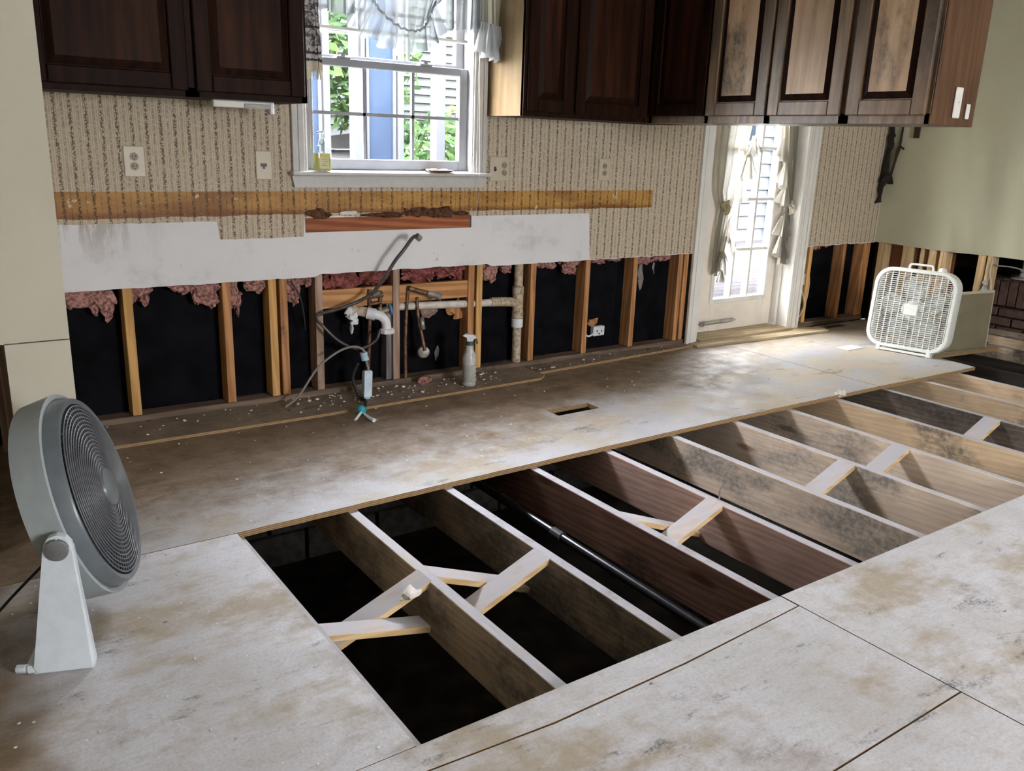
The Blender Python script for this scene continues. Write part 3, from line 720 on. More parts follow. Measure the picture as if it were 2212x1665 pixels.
obj('ruffle', cloth([(2.44, 1.83), (2.50, 1.825), (2.56, 1.815)], [(2.405, 1.70), (2.49, 1.66), (2.545, 1.655), (2.59, 1.67)], 3.795, .018, 50, 8, 4.5, .9), sheer('sheer_tail_ruffle', (.48, .49, .50), .9), val, smooth=True)

# ---- towel hanging at the cabinet side
tw = empty('fringed_towel', (1.50, 3.72, 1.52), label='grey and black patterned towel with cream fringe hanging by the window', cat='towel')
def towel_mat():
    t = NT('towel_weave'); c = t.coord(kind='Object'); X, Y, Z = t.xyz(c)
    n = t.noise(c, 28, 4, .6, 1.5); col = t.mix(t.ramp(n, .44, .54), (.10, .095, .10), (.50, .48, .47))
    zz = t.math('ADD', Z, t.math('MULTIPLY', n, .03))
    col = t.mix(t.ramp(zz, .10, .115, 1, 0), col, (.52, .50, .48))
    for z in (.075, .105, .21): col = t.mix(t.ramp(t.math('ABSOLUTE', t.math('SUBTRACT', zz, z)), .004, .008, 1, 0), col, (.06, .055, .06))
    col = t.mix(t.ramp(Z, .05, .055, 1, 0), col, (.62, .57, .45))
    return t.pbr(col, .95, 0, t.bump(n, .4, .004), .05)
MT = towel_mat()
obj('cloth', cloth([(1.475, 2.0), (1.555, 2.0)], [(1.487, 1.535), (1.582, 1.535)], 3.72, .012, 30, 20, 1.6, .4, .6), MT, tw, smooth=True)
fr = B()
for i in range(40):
    x = 1.487+.096*i/39; d = random.uniform(-.006, .006); l = random.uniform(.02, .04); y = 3.72-.018*math.sin(i/39*1.6*6.28+.4)
    tube(fr, [(x, y, 1.54), (x+d*.5, y, 1.535-l*.5), (x+d, y, 1.535-l)], .0018, 5)
obj('fringe', fr, plain('cream_fringe', (.62, .57, .45), .95), tw)

# ---- bottle and dish on the stool
sp_ = empty('soap_bottle', (1.632, 3.872, 1.108), label='clear pump bottle of yellow soap on the window sill', cat='bottle')
def rrect(w_, d_, r, n=4):
    pts = []
    for cx, cy, a0 in ((w_-r, d_-r, 0), (-w_+r, d_-r, 90), (-w_+r, -d_+r, 180), (w_-r, -d_+r, 270)):
        for k in range(n+1):
            a = math.radians(a0+90*k/n); pts.append((cx+r*math.cos(a), cy+r*math.sin(a)))
    return pts
def loft(bm, secs, close=True):
    """secs: list of (list of xy, z)"""
    rings = [[bm.verts.new((x, y, z)) for x, y in p] for p, z in secs]
    n = len(rings[0])
    for a, b in zip(rings, rings[1:]):
        for k in range(n): bm.faces.new((a[k], a[(k+1) % n], b[(k+1) % n], b[k]))
    if close: bm.faces.new(rings[0][::-1]); bm.faces.new(rings[-1])
    return bm
M_SOAP = NT('yellow_soap'); _p = M_SOAP.n('ShaderNodeBsdfTranslucent'); _p.inputs[0].default_value = (.34, .32, .13, 1); _q = M_SOAP.n('ShaderNodeBsdfPrincipled'); _q.inputs['Base Color'].default_value = (.44, .42, .22, 1); _q.inputs['Roughness'].default_value = .2
_x = M_SOAP.n('ShaderNodeMixShader'); _x.inputs[0].default_value = .5; M_SOAP.lk(_p.outputs[0], _x.inputs[1]); M_SOAP.lk(_q.outputs[0], _x.inputs[2]); M_SOAP.lk(_x.outputs[0], M_SOAP.out.inputs[0]); M_SOAP = M_SOAP.m
obj('soap', loft(B(), [(rrect(.036, .02, .012), .002), (rrect(.037, .021, .012), .006), (rrect(.037, .021, .012), .082)]), M_SOAP, sp_, local=True, smooth=True, auto=40)
obj('bottle', loft(B(), [(rrect(.037, .0215, .013), 0), (rrect(.0385, .0225, .013), .004), (rrect(.0385, .0225, .013), .085), (rrect(.036, .021, .013), .100), (rrect(.028, .017, .012), .112), (rrect(.014, .0125, .011), .118), (rrect(.0125, .0125, .012), .124)]), simple_glass('clear_plastic', (.93, .95, .93)), sp_, local=True, smooth=True, auto=50)
obj('label', bxm(-.024, .024, -.0235, -.0228, .012, .066), plain('soap_label', (.62, .60, .34), .4), sp_, local=True)
lt = B()
for z, a, b in ((.060, -.004, .02), (.052, -.012, .018), (.044, -.002, .016), (.034, -.008, -.002), (.026, -.014, .012)):
    box(lt, a, b, -.0242, -.0236, z, z+.0022)
obj('print', lt, plain('green_print', (.22, .24, .12), .6), sp_, local=True)
pm = B(); lathe(pm, [(0, .12), (.0145, .12), (.0145, .138), (.011, .14), (.011, .148), (.006, .15), (.006, .168), (.010, .170), (.010, .180), (0, .181)], None, 16)
tube(pm, [(0, 0, .176), (-.012, -.004, .178), (-.026, -.008, .172)], .004, 8); tube(pm, [(0, 0, .12), (0, 0, .10), (0, 0, .09)], .005, 8, radii=[.007, .005, .003])
obj('pump', pm, simple_glass('pump_clear', (.62, .68, .66)), sp_, local=True, smooth=True, auto=40)
dish = empty('sill_dish', (2.262, 3.875, 1.108), label='shallow brown dish with white pieces on the window sill', cat='dish')
obj('bowl', lathe(B(), [(0, 0), (.05, 0), (.062, .004), (.072, .012), (.070, .013), (.060, .007), (0, .006)], None, 24), plain('brown_dish', (.12, .06, .035), .5), dish, local=True, smooth=True)
for i, (a, b) in enumerate(((-.04, 0), (-.015, .01), (.01, -.012), (.035, .006), (-.065, -.01))):
    t = B(); blob(t, (a, b, .014), (.017, .014, .005), 2, .3, 60, i); obj('shell_piece', t, plain('shell_white', (.40, .36, .32), .6) if i == 0 else bpy.data.materials['shell_white'], dish, local=True)

# ================================================================== GLAZED DOOR
D0, D1 = 4.325, 5.205
DY = 4.035
gz0, gz1, gx0, gx1 = .262, 1.86, 4.565, 5.095
dr = B()
box(dr, D0, gx0-.015, DY, DY+.044, .035, 2.04, .002); box(dr, gx1+.015, D1, DY, DY+.044, .035, 2.04, .002)
box(dr, gx0-.015, gx1+.015, DY, DY+.044, .035, gz0-.015, .0); box(dr, gx0-.015, gx1+.015, DY, DY+.044, gz1+.015, 2.04, .0)
door = obj('door_1', dr, M_DOORP, kind='structure', label='cream exterior door with nine glazed lights and sheer curtains')
def dp(name, bm, mat, par=None, **k): return obj(name, bm, mat, par or door, **k)
fm = B()
for q in ((gx0-.035, gx0, gz0-.035, gz1+.035), (gx1, gx1+.035, gz0-.035, gz1+.035), (gx0, gx1, gz0-.035, gz0), (gx0, gx1, gz1, gz1+.035)): box(fm, q[0], q[1], DY-.010, DY+.05, q[2], q[3], .004)
dp('glazing_frame', fm, M_TRIM)
for i in (1, 2):
    x = gx0+(gx1-gx0)*i/3; dp('muntin', bxm(x-.011, x+.011, DY-.004, DY+.046, gz0, gz1, .003), M_TRIM)
zz = [gz0, .598, .945, 1.288, 1.62, gz1]
for z in zz[1:-1]: dp('muntin', bxm(gx0, gx1, DY-.003, DY+.045, z-.011, z+.011, .003), M_TRIM)
for i in range(3):
    for a, b in zip(zz, zz[1:]):
        dp('pane', bxm(gx0+(gx1-gx0)*i/3, gx0+(gx1-gx0)*(i+1)/3, DY+.02, DY+.023, a, b), M_GLASS)
cl = empty('door_closer', (4.6, 3.99, .09), label='grey tube door closer lying across the foot of the door', cat='door closer')
obj('cylinder', tube(B(), [(4.475, 4.018, .098), (4.74, 4.018, .100)], .0145, 14), M_STEEL, cl, smooth=True, auto=40)
obj('rod', tube(B(), [(4.43, 4.018, .096), (4.475, 4.018, .098)], .004, 8), M_STEEL, cl)
b = B(); box(b, 4.735, 4.79, 4.012, 4.028, .088, .112, .002); box(b, 4.78, 4.81, 4.014, 4.02, .094, .106); obj('bracket', b, M_STEEL, cl)
obj('bracket', bxm(4.455, 4.48, 4.008, 4.03, .078, .11, .002), M_STEEL, cl)
# door casing and jambs
def dcas(x0, x1, inner, z1=2.13):
    return dp('casing', casing(B(), x0, x1, .0, z1, inner), M_TRIM)
dcas(4.178, 4.268, 1); dcas(5.262, 5.352, -1); dp('casing', bxm(4.178, 5.352, WY-.02, WY, 2.07, 2.15, .002), M_TRIM)
b = B(); box(b, 4.262, 4.292, WY-.004, 4.10, .0, 2.07, .002); box(b, 4.292, 4.318, 3.99, 4.10, .03, 2.07, .002); dp('jamb', b, M_TRIM)
b = B(); box(b, 5.236, 5.268, WY-.004, 4.12, .0, 2.07, .002); box(b, 5.208, 5.236, 3.99, 4.12, .03, 2.07, .002); dp('jamb', b, M_TRIM)
dp('jamb', bxm(4.29, 5.24, WY-.004, 4.10, 2.05, 2.08), M_TRIM)
# tied-back sheer curtains on the door
def door_curtain(label, edge_in, edge_out, seed, kinks, ruf):
    c = empty('sheer_curtain', (sum(p[0] for p in edge_in)/len(edge_in), 3.98, .5), label=label, cat='curtain')
    n, rows = 26, 46; b = B(); g = []
    zt, zb2 = 1.92, min(edge_in[-1][1], edge_out[-1][1])
    def at(poly, v):
        s = v*(len(poly)-1); i = min(int(s), len(poly)-2); k = s-i
        return (poly[i][0]+(poly[i+1][0]-poly[i][0])*k, poly[i][1]+(poly[i+1][1]-poly[i][1])*k)
    for j in range(rows+1):
        v = j/rows; a = at(edge_out, v); e = at(edge_in, v); row = []
        for i in range(n+1):
            u = i/n; ph = u*4.2*6.283+seed
            row.append(b.verts.new((a[0]+(e[0]-a[0])*u, 3.985-.014*math.sin(ph+.6*math.sin(v*5)), a[1]+(e[1]-a[1])*u)))
        g.append(row)
    for j in range(rows):
        for i in range(n): b.faces.new((g[j][i], g[j][i+1], g[j+1][i+1], g[j+1][i]))
    obj('panel', b, M_SHEER2, c, smooth=True)
    # ruffle along the inner edge: overlapping drooping scallops
    for k, (x, z, wd, ln, sg) in enumerate(ruf):
        top = [(x-wd*.15*sg, z), (x+wd*.1*sg, z+.01), (x+wd*.3*sg, z-.02)]
        bot = [(x-wd*.5*sg, z-ln*.9), (x+wd*.2*sg, z-ln), (x+wd*.75*sg, z-ln*.7)]
        obj('ruffle', cloth(top, bot, 3.968, .014, 30, 7, 2.2, seed+k*1.3), bpy.data.materials.get('sheer_ruffle_cream') or sheer('sheer_ruffle_cream', (.40, .38, .33), .72), c, smooth=True)
    return c
cL = door_curtain('left cream sheer curtain tied back on the glazed door', [(4.80, 1.92), (4.735, 1.50), (4.70, 1.32), (4.70, 1.18), (4.63, 1.0), (4.60, .90), (4.585, .75), (4.56, .58), (4.56, .47)],
   [(4.42, 1.92), (4.42, 1.5), (4.42, 1.3), (4.42, 1.15), (4.44, 1.0), (4.50, .88), (4.48, .76), (4.475, .60), (4.475, .45)], .4, 0,
   ((4.74, 1.36, .10, .14, 1), (4.71, 1.24, .12, .16, 1), (4.655, 1.08, .14, .16, 1), (4.60, .82, .14, .17, 1), (4.575, .70, .13, .15, 1), (4.54, .60, .12, .17, 1), (4.55, .47, .05, .08, 1)))
cR = door_curtain('right cream sheer curtain tied back on the glazed door', [(5.0, 1.92), (5.03, 1.50), (5.06, 1.34), (5.10, 1.15), (5.15, 1.0), (5.19, .88), (5.17, .76), (5.15, .62), (5.16, .50)],
   [(5.26, 1.92), (5.26, 1.5), (5.26, 1.3), (5.265, 1.15), (5.26, 1.0), (5.255, .88), (5.262, .76), (5.27, .62), (5.24, .48)], 1.3, 0,
   ((5.06, 1.36, .12, .16, -1), (5.12, 1.20, .13, .18, -1), (5.15, 1.04, .13, .15, -1), (5.17, .84, .15, .17, -1), (5.17, .70, .14, .18, -1), (5.19, .60, .09, .12, 1)))
for c, x, z in ((cL, 4.53, .90), (cR, 5.235, .885)):
    t = B(); blob(t, (x, 3.965, z), (.035, .025, .045), 3, .35, 50, 5); obj('tieback', t, plain('tie_yellow', (.36, .31, .18), .9) if c is cL else plain('tie_cream', (.66, .60, .48), .9), c)

# ================================================================== CABINETS
def cab_door(parent, u0, u1, z0, z1, face, plane, mats, pn=.085, inv=1):
    """raised panel door: u along x (face='y') or y (face='x'); front towards -y or -x"""
    def P(bm, a0, a1, d0, d1, c0, c1, bev=0.):
        if face == 'y': box(bm, a0, a1, plane-d1, plane-d0, c0, c1, bev)
        else: box(bm, plane-d1, plane-d0, a0, a1, c0, c1, bev)
    b = B(); s = .062
    P(b, u0, u0+s, 0, .02, z0, z1, .004); P(b, u1-s, u1, 0, .02, z0, z1, .004); P(b, u0+s, u1-s, 0, .02, z0, z0+s, .004); P(b, u0+s, u1-s, 0, .02, z1-s, z1, .004)
    P(b, u0+s-.002, u1-s+.002, 0, .006, z0+s-.002, z1-s+.002)
    d = obj('door', b, mats[0], parent)
    # raised field: bevelled frustum
    t = B(); i0, i1, k0, k1 = u0+s+.004, u1-s-.004, z0+s+.004, z1-s-.004; g = .028
    def pt(a, c, h): return (a, plane-h, c) if face == 'y' else (plane-h, a, c)
    lo = [t.verts.new(pt(a, c, .006)) for a, c in ((i0, k0), (i1, k0), (i1, k1), (i0, k1))]
    hi = [t.verts.new(pt(a, c, .016)) for a, c in ((i0+g, k0+g), (i1-g, k0+g), (i1-g, k1-g), (i0+g, k1-g))]
    t.faces.new(hi)
    for q in range(4):
        f = t.faces.new((lo[q], lo[(q+1) % 4], hi[(q+1) % 4], hi[q])); f.material_index = 1
    obj('panel', t, [mats[1], M_CABW], d)
    return d
CB, CT = 1.395, 2.22
cabL = empty('wall_cabinet', (.92, 3.74, CB), label='dark oak two door wall cabinet left of the kitchen window', cat='cabinet')
obj('body', bxm(.395, 1.447, 3.60, 3.9, CB, CT, .002), M_CABW, cabL)
b = B()
for q in ((.395, .425, CB, CT), (.955, 1.01, CB, CT), (1.425, 1.45, CB, CT)): box(b, q[0], q[1], 3.58, 3.602, q[2], q[3], .001)
box(b, .395, 1.45, 3.58, 3.602, CB, CB+.035, .001); box(b, .395, 1.45, 3.58, 3.602, CT-.04, CT, .001)
obj('face_frame', b, M_CABW, cabL)
for u0, u1 in ((.42, .965), (.995, 1.435)): cab_door(cabL, u0, u1, CB+.022, CT-.03, 'y', 3.58, (M_CABW, M_CABP))
cabA = empty('wall_cabinet', (3.0, 3.74, CB), label='dark oak wall cabinet with pale side right of the kitchen window', cat='cabinet')
obj('body', bxm(2.563, 3.72, 3.60, 3.9, CB, CT, .002), M_CABW, cabA)
obj('side_panel', bxm(2.556, 2.563, 3.582, 3.898, CB, CT), M_CABSIDE, cabA, label='pale oak veneer side')
b = B()
for q in ((2.556, 2.58, CB, CT), (2.84, 2.885, CB, CT), (3.36, 3.402, CB, CT)): box(b, q[0], q[1], 3.578, 3.602, q[2], q[3], .001)
box(b, 2.556, 3.40, 3.58, 3.602, CB, CB+.035, .001); box(b, 2.556, 3.40, 3.58, 3.602, CT-.04, CT, .001)
obj('face_frame', b, M_CABW, cabA)
for u0, u1 in ((2.572, 2.852), (2.874, 3.366)): cab_door(cabA, u0, u1, CB+.022, CT-.03, 'y', 3.58, (M_CABW, M_CABP))
cabB = empty('peninsula_cabinet', (3.56, 2.78, CB), label='long mildewed oak hanging cabinet, paled for window light, running out into the room', cat='cabinet')
obj('body', bxm(3.42, 3.72, 1.985, 3.575, CB, CT, .002), M_CABB, cabB)
b = B()
for a, c in ((3.555, 3.578), (3.15, 3.175), (2.765, 2.80), (2.345, 2.395), (1.978, 2.0)): box(b, 3.40, 3.42, a, c, CB, CT, .001)
box(b, 3.40, 3.42, 1.978, 3.578, CB, CB+.042, .001); box(b, 3.40, 3.42, 1.978, 3.578, CT-.04, CT, .001)
obj('face_frame', b, M_CABB, cabB)
for k, (u0, u1) in enumerate(((3.17, 3.558), (2.785, 3.158), (2.382, 2.772), (1.992, 2.352))):
    cab_door(cabB, u0, u1, CB+.034, CT-.03, 'x', 3.40, (M_CABW, M_CABP) if k == 0 else (M_CABB, M_CABBP))
obj('end_panel', bxm(3.402, 3.722, 1.972, 1.984, CB, CT, .001), wood('end_panel_oak', (.075, .035, .018), (.14, .070, .036), 'z', 12, wv=.18, rough=.45), cabB)
b = B(); box(b, 3.545, 3.595, 1.962, 1.972, 1.425, 1.545, .004); lathe(b, [(0, 0), (.006, 0), (.004, .004), (0, .005)], Matrix.Translation((3.57, 1.962, 1.485)) @ Matrix.Rotation(H90, 4, 'X'), 10); obj('mounting_plate', b, M_TRIM, cabB, label='white plate screwed to the cabinet end')
obj('mounting_plate', bxm(3.645, 3.672, 1.964, 1.972, 1.425, 1.485, .003), M_TRIM, cabB)
# under-cabinet towel holder
th = empty('towel_holder', (1.2, 3.7, 1.36), label='white paper towel holder fixed under the left wall cabinet', cat='holder')
obj('bar', bxm(1.085, 1.335, 3.665, 3.70, 1.366, 1.395, .004), M_TRIM, th)
obj('bracket', bxm(1.318, 1.336, 3.66, 3.705, 1.345, 1.395, .004), M_PVC, th); obj('inset', bxm(1.21, 1.316, 3.660, 3.666, 1.368, 1.384, .002), plain('holder_grey', (.42, .42, .38), .5), th)

# ================================================================== OUTLETS
def outlet(name, label, x0, x1, z0, z1, kinds, cat='outlet', mat=M_IVORY):
    e = empty(name, ((x0+x1)/2, WY-.003, z0), label=label, cat=cat)
    obj('cover_plate', bxm(x0, x1, WY-.008, WY-.0016, z0, z1, .003), mat, e)
    zc = (z0+z1)/2
    for xc, k in kinds:
        if k == 'duplex':
            for dz in (.0195, -.0195):
                r = obj('receptacle', lathe(B(), [(0, 0), (.0165, 0), (.0165, .004), (0, .0042)], Matrix.Translation((xc, WY-.007, zc+dz)) @ Matrix.Rotation(H90, 4, 'X'), 16), plain('receptacle_ivory', (.30, .25, .18), .5) if 'receptacle_ivory' not in bpy.data.materials else bpy.data.materials['receptacle_ivory'], e)
                s = B(); box(s, xc-.0075, xc-.005, WY-.0125, WY-.0108, zc+dz-.003, zc+dz+.006); box(s, xc+.005, xc+.0075, WY-.0125, WY-.0108, zc+dz-.003, zc+dz+.006); box(s, xc-.002, xc+.002, WY-.0125, WY-.0108, zc+dz-.011, zc+dz-.007)
                obj('slots', s, M_DARKP, r)
        elif k == 'toggle':
            t = B(); box(t, xc-.006, xc+.006, WY-.010, WY-.007, zc-.012, zc+.012); box(t, xc-.004, xc+.004, WY-.019, WY-.008, zc-.008, zc+.002, .001); obj('toggle', t, M_DARKP, e)
        elif k == 'jack':
            t = B(); box(t, xc-.014, xc+.014, WY-.010, WY-.007, zc-.006, zc+.008); box(t, xc-.005, xc+.005, WY-.010, WY-.007, zc-.016, zc-.006); obj('jack', t, plain('jack_dark', (.05, .065, .06), .5), e)
    return e
outlet('wall_outlet', 'ivory duplex outlet under the left wall cabinet', .775, .858, 1.077, 1.201, ((.816, 'duplex'),))
outlet('phone_jack_plate', 'ivory plate with a dark jack left of the window', 1.325, 1.398, 1.068, 1.194, ((1.361, 'jack'),), 'wall plate')
outlet('switch_outlet_plate', 'two gang ivory plate with switch and outlet right of the window', 2.58, 2.705, 1.066, 1.192, ((2.612, 'toggle'), (2.672, 'duplex')), 'wall plate')
outlet('wall_outlet', 'small ivory duplex outlet under the right wall cabinet', 3.335, 3.42, 1.072, 1.196, ((3.378, 'duplex'),))
# ================================================================== PLUMBING
dp_ = empty('drain_stack', (2.835, 3.95, 0), label='stained white vertical drain stack with side branch in the stud wall', cat='pipe')
YP = 3.945
obj('stack_pipe', tube(B(), [(2.832, YP, -.02), (2.83, YP, .30), (2.828, YP, .62)], .026, 16), M_PVCD, dp_, smooth=True, auto=40)
obj('coupling', tube(B(), [(2.830, YP, .245), (2.830, YP, .295)], .034, 16), M_PVC, dp_, smooth=True, auto=40)
b = B(); tube(b, [(2.830, YP, .31), (2.829, YP, .475)], .032, 16); tube(b, [(2.829, YP, .385), (2.76, YP, .395), (2.70, YP, .40)], .027, 14); tube(b, [(2.829, YP, .44), (2.829, YP, .48)], .034, 16); tube(b, [(2.83, YP, .30), (2.83, YP, .335)], .034, 16)
obj('tee', b, M_PVCD, dp_, smooth=True, auto=40)
obj('branch_pipe', tube(B(), [(2.71, YP, .398), (2.56, YP, .402), (2.056, YP, .424)], .021, 14), plain('branch_pvc', (.66, .60, .54), .5, var=.15, vscale=25), dp_, smooth=True, auto=40)
obj('reducer', tube(B(), [(2.72, YP, .40), (2.64, YP, .402)], .026, 14), M_PVCD, dp_, smooth=True, auto=40)
tp = empty('trap_elbow', (1.87, 3.86, .33), label='white plastic trap elbow with slip nut sticking out of the wall', cat='pipe')
obj('stub', tube(B(), spline([(1.775, 3.93, .435), (1.83, 3.90, .425), (1.875, 3.87, .415)], 4), .026, 14), M_PVCD, tp, smooth=True, auto=40)
obj('nut', tube(B(), [(1.855, 3.882, .418), (1.89, 3.86, .410)], .031, 12), M_PVC, tp, smooth=True, auto=40)
obj('elbow', tube(B(), spline([(1.885, 3.863, .411), (1.915, 3.85, .402), (1.938, 3.845, .375), (1.945, 3.845, .335)], 6), .024, 16), M_PVC, tp, smooth=True, auto=40)
b = B(); lathe(b, [(0, -.004), (.034, -.004), (.040, .0), (.040, .018), (.030, .024), (0, .024)], Matrix.Translation((1.947, 3.845, .315)), 8); obj('slip_nut', b, M_PVC, tp)
for i, (x, z, sx, sz) in enumerate(((1.765, .425, .02, .03), (1.785, .40, .025, .02), (1.795, .375, .018, .018), (1.778, .345, .007, .025))):
    t = B(); blob(t, (x, 3.90, z), (sx, .015, sz), 2, .45, 40, i); obj('putty', t, M_PVC, tp)
vv_ = empty('shutoff_valve', (1.95, 3.9, .40), label='brass shut-off valve with a round blue handle beside the stud', cat='valve')
b = B(); tube(b, [(1.885, 3.915, .53), (1.885, 3.915, .40)], .010, 10); tube(b, [(1.945, 3.915, .52), (1.945, 3.915, .40)], .010, 10); tube(b, [(1.875, 3.91, .495), (1.955, 3.91, .50)], .014, 10); tube(b, [(1.88, 3.91, .455), (1.95, 3.91, .46)], .009, 10); tube(b, [(1.885, 3.915, .40), (1.89, 3.94, .20), (1.885, 3.95, .03)], .010, 10)
obj('copper_pipes', b, M_COPPER, vv_, smooth=True, auto=40)
M_BRASS = plain('dull_brass', (.28, .24, .17), .5, .5, var=.4)
b = B(); tube(b, [(1.90, 3.90, .405), (1.975, 3.886, .424)], .017, 12); tube(b, [(1.93, 3.895, .44), (1.935, 3.892, .40)], .013, 12); obj('valve_body', b, M_BRASS, vv_, smooth=True, auto=40)
obj('union_nut', tube(B(), [(1.90, 3.905, .50), (1.93, 3.895, .515)], .016, 10), M_BRASS, vv_, smooth=True, auto=40)
b = B(); Mv, _ = frame_to((1.975, 3.885, .424), (1.995, 3.88, .428)); lathe(b, [(0, 0), (.010, 0), (.030, .006), (.032, .012), (.024, .018), (.008, .016), (0, .016)], Mv, 16); obj('handle', b, M_BLUE, vv_, smooth=True)
sc = empty('hose_bib_pipe', (2.14, 3.92, 0), label='bent copper riser ending in a steel spout under the sink window', cat='pipe')
obj('riser', tube(B(), spline([(2.096, 3.925, .015), (2.094, 3.925, .25), (2.104, 3.92, .50), (2.110, 3.905, .522)], 5), .0095, 10), M_COPPER, sc, smooth=True)
obj('arm', tube(B(), [(2.106, 3.905, .522), (2.17, 3.88, .503), (2.20, 3.86, .495)], .013, 12), M_COPPER, sc, smooth=True, auto=40)
obj('spout', tube(B(), [(2.195, 3.862, .497), (2.235, 3.84, .486), (2.255, 3.825, .476)], .018, 14, radii=[.014, .019, .019]), M_STEEL, sc, smooth=True, auto=40)
s2 = empty('supply_line', (2.18, 3.90, .15), label='old supply tube with a round steel stop plate at its end', cat='pipe')
obj('tube', tube(B(), spline([(2.16, 3.925, .47), (2.168, 3.92, .36), (2.180, 3.90, .26), (2.190, 3.885, .185)], 5), .010, 10), M_COPPER, s2, smooth=True)
obj('sleeve', tube(B(), [(2.178, 3.902, .36), (2.184, 3.895, .30)], .013, 10), M_STEEL, s2, smooth=True)
b = B(); Md, _ = frame_to((2.19, 3.90, .175), (2.165, 3.85, .175)); lathe(b, [(0, 0), (.031, 0), (.033, .006), (.028, .012), (.012, .014), (0, .015)], Md, 20); obj('stop_plate', b, M_STEEL, s2, smooth=True, auto=40)
# flexible conduit springing out of the wall
hz = empty('flexible_conduit', (1.8, 3.82, .26), label='grey flexible cable looping out of the wall with a free upper end', cat='cable')
hp = spline([(2.083, 3.78, .805), (2.05, 3.77, .797), (2.0, 3.76, .745), (1.955, 3.77, .69), (1.895, 3.79, .592), (1.831, 3.82, .514), (1.707, 3.85, .462), (1.60, 3.88, .432), (1.582, 3.87, .408), (1.60, 3.85, .384), (1.667, 3.83, .31), (1.74, 3.82, .265), (1.80, 3.82, .255), (1.875, 3.825, .287), (1.90, 3.835, .335)], 7)
obj('cable', tube(B(), hp, .0095, 10, radii=[.009 if i < 50 else .0075 for i in range(len(hp))]), plain('dark_conduit', (.075, .068, .065), .3, .3, var=.3), hz, smooth=True)
obj('tip', tube(B(), [(2.078, 3.779, .806), (2.10, 3.783, .79)], .016, 12), M_STEEL, hz, smooth=True, auto=40)
w1 = obj('loose_wire', tube(B(), spline([(1.38, 3.80, .014), (1.45, 3.80, .06), (1.536, 3.80, .172), (1.60, 3.80, .225), (1.68, 3.80, .265), (1.745, 3.795, .274), (1.785, 3.785, .255), (1.80, 3.78, .22)], 6), .006, 8), M_CABLE, smooth=True, label='thin grey wire running from the cable loop down to the wall base', cat='wire')
obj('loose_wire', tube(B(), spline([(1.47, 3.905, .60), (1.51, 3.89, .52), (1.53, 3.90, .42), (1.545, 3.93, .35)], 5), .004, 6), M_BLKRUB, smooth=True, label='thin black wire hanging in front of the dark stud bay', cat='wire')
# junction box whip
jb = empty('junction_box', (1.785, 3.75, .02), label='pale blue conduit box hanging on a cable above the floor', cat='box')
JB = Matrix.Translation((1.790, 3.757, .088)) @ Matrix.Rotation(math.radians(4), 4, 'Y') @ Matrix.Rotation(math.radians(-4), 4, 'X')
b = B(); obox(b, JB, .046, .036, .135, .006); obj('box', b, M_BOXBL, jb)
b = B(); obox(b, JB @ Matrix.Translation((-.004, -.0195, 0)), .04, .003, .128, .001); obj('cover', b, plain('box_cover', (.60, .72, .84), .45), jb)
b = B()
for k in range(4): lathe(b, [(.0125, 0), (.0135, .001), (.0135, 0)], JB @ Matrix.Translation((-.004, -.0205, .045-.03*k)) @ Matrix.Rotation(H90, 4, 'X'), 16)
obj('knockouts', b, plain('knockout_line', (.35, .48, .60), .5), jb)
obj('fitting', tube(B(), [(1.785, 3.757, .02), (1.784, 3.757, -.0)], .018, 12, radii=[.018, .017]).__class__ and tube(B(), [(1.7845, 3.757, .024), (1.783, 3.757, .001)], .018, 12), M_SKYB, jb)
obj('cord', tube(B(), spline([(1.80, 3.78, .22), (1.795, 3.77, .19), (1.80, 3.76, .165), (1.795, 3.757, .155)], 4), .007, 8), M_CABLE, jb, smooth=True)
b = B(); tube(b, [(1.782, 3.778, .245), (1.79, 3.774, .205)], .019, 10); obj('connector', b, M_SKYB, jb)
obj('tail_cord', tube(B(), spline([(1.745, 3.76, .20), (1.725, 3.78, .12), (1.742, 3.765, .05), (1.755, 3.74, .02), (1.735, 3.66, .03), (1.68, 3.56, .022)], 6), .008, 8), M_BLKRUB, jb, smooth=True)
pc = empty('cable_connector', (1.64, 3.53, 0), label='teal cable connector with two white wire ends lying on the floor', cat='connector')
t = B(); blob(t, (1.655, 3.535, .032), (.022, .024, .026), 2, .12, 30, 4); obj('body', t, M_TEAL, pc, smooth=True)
obj('wire_end', tube(B(), [(1.645, 3.52, .028), (1.61, 3.49, .014), (1.595, 3.478, .010)], .006, 8), M_PVC, pc)
obj('wire_end', tube(B(), [(1.655, 3.515, .022), (1.662, 3.47, .012), (1.668, 3.43, .009)], .009, 8, radii=[.004, .008, .010]), M_PVC, pc)

# spray bottle
sb = empty('spray_bottle', (2.362, 3.712, .013), label='half full clear spray bottle with white trigger by the studs', cat='bottle')
M_SPL = plain('cloudy_plastic', (.40, .40, .38), .3, var=.08); M_SPU = plain('milky_plastic', (.52, .52, .52), .3)
obj('lower_body', lathe(B(), [(0, 0), (.030, 0), (.036, .006), (.036, .02), (.034, .024), (.036, .028), (.037, .12)], None, 20), M_SPL, sb, local=True, smooth=True, label='cloudy liquid filled lower half')
obj('upper_body', lathe(B(), [(.037, .12), (.036, .155), (.028, .178), (.021, .20), (.020, .225), (0, .226)], None, 20), M_SPU, sb, local=True, smooth=True)
obj('collar', lathe(B(), [(0, .222), (.0205, .222), (.0205, .242), (0, .243)], None, 16), plain('dark_green_plastic', (.05, .085, .075), .5), sb, local=True)
Rz = Matrix.Rotation(math.radians(-30), 4, 'Z')
t = prism(B(), [(-.038, .272), (-.024, .281), (.012, .279), (.032, .270), (.034, .262), (.022, .256), (.014, .243), (-.014, .243), (-.016, .262)], 'y', -.011, .011); t.transform(Rz); obj('spray_head', t, M_PVC, sb, local=True)
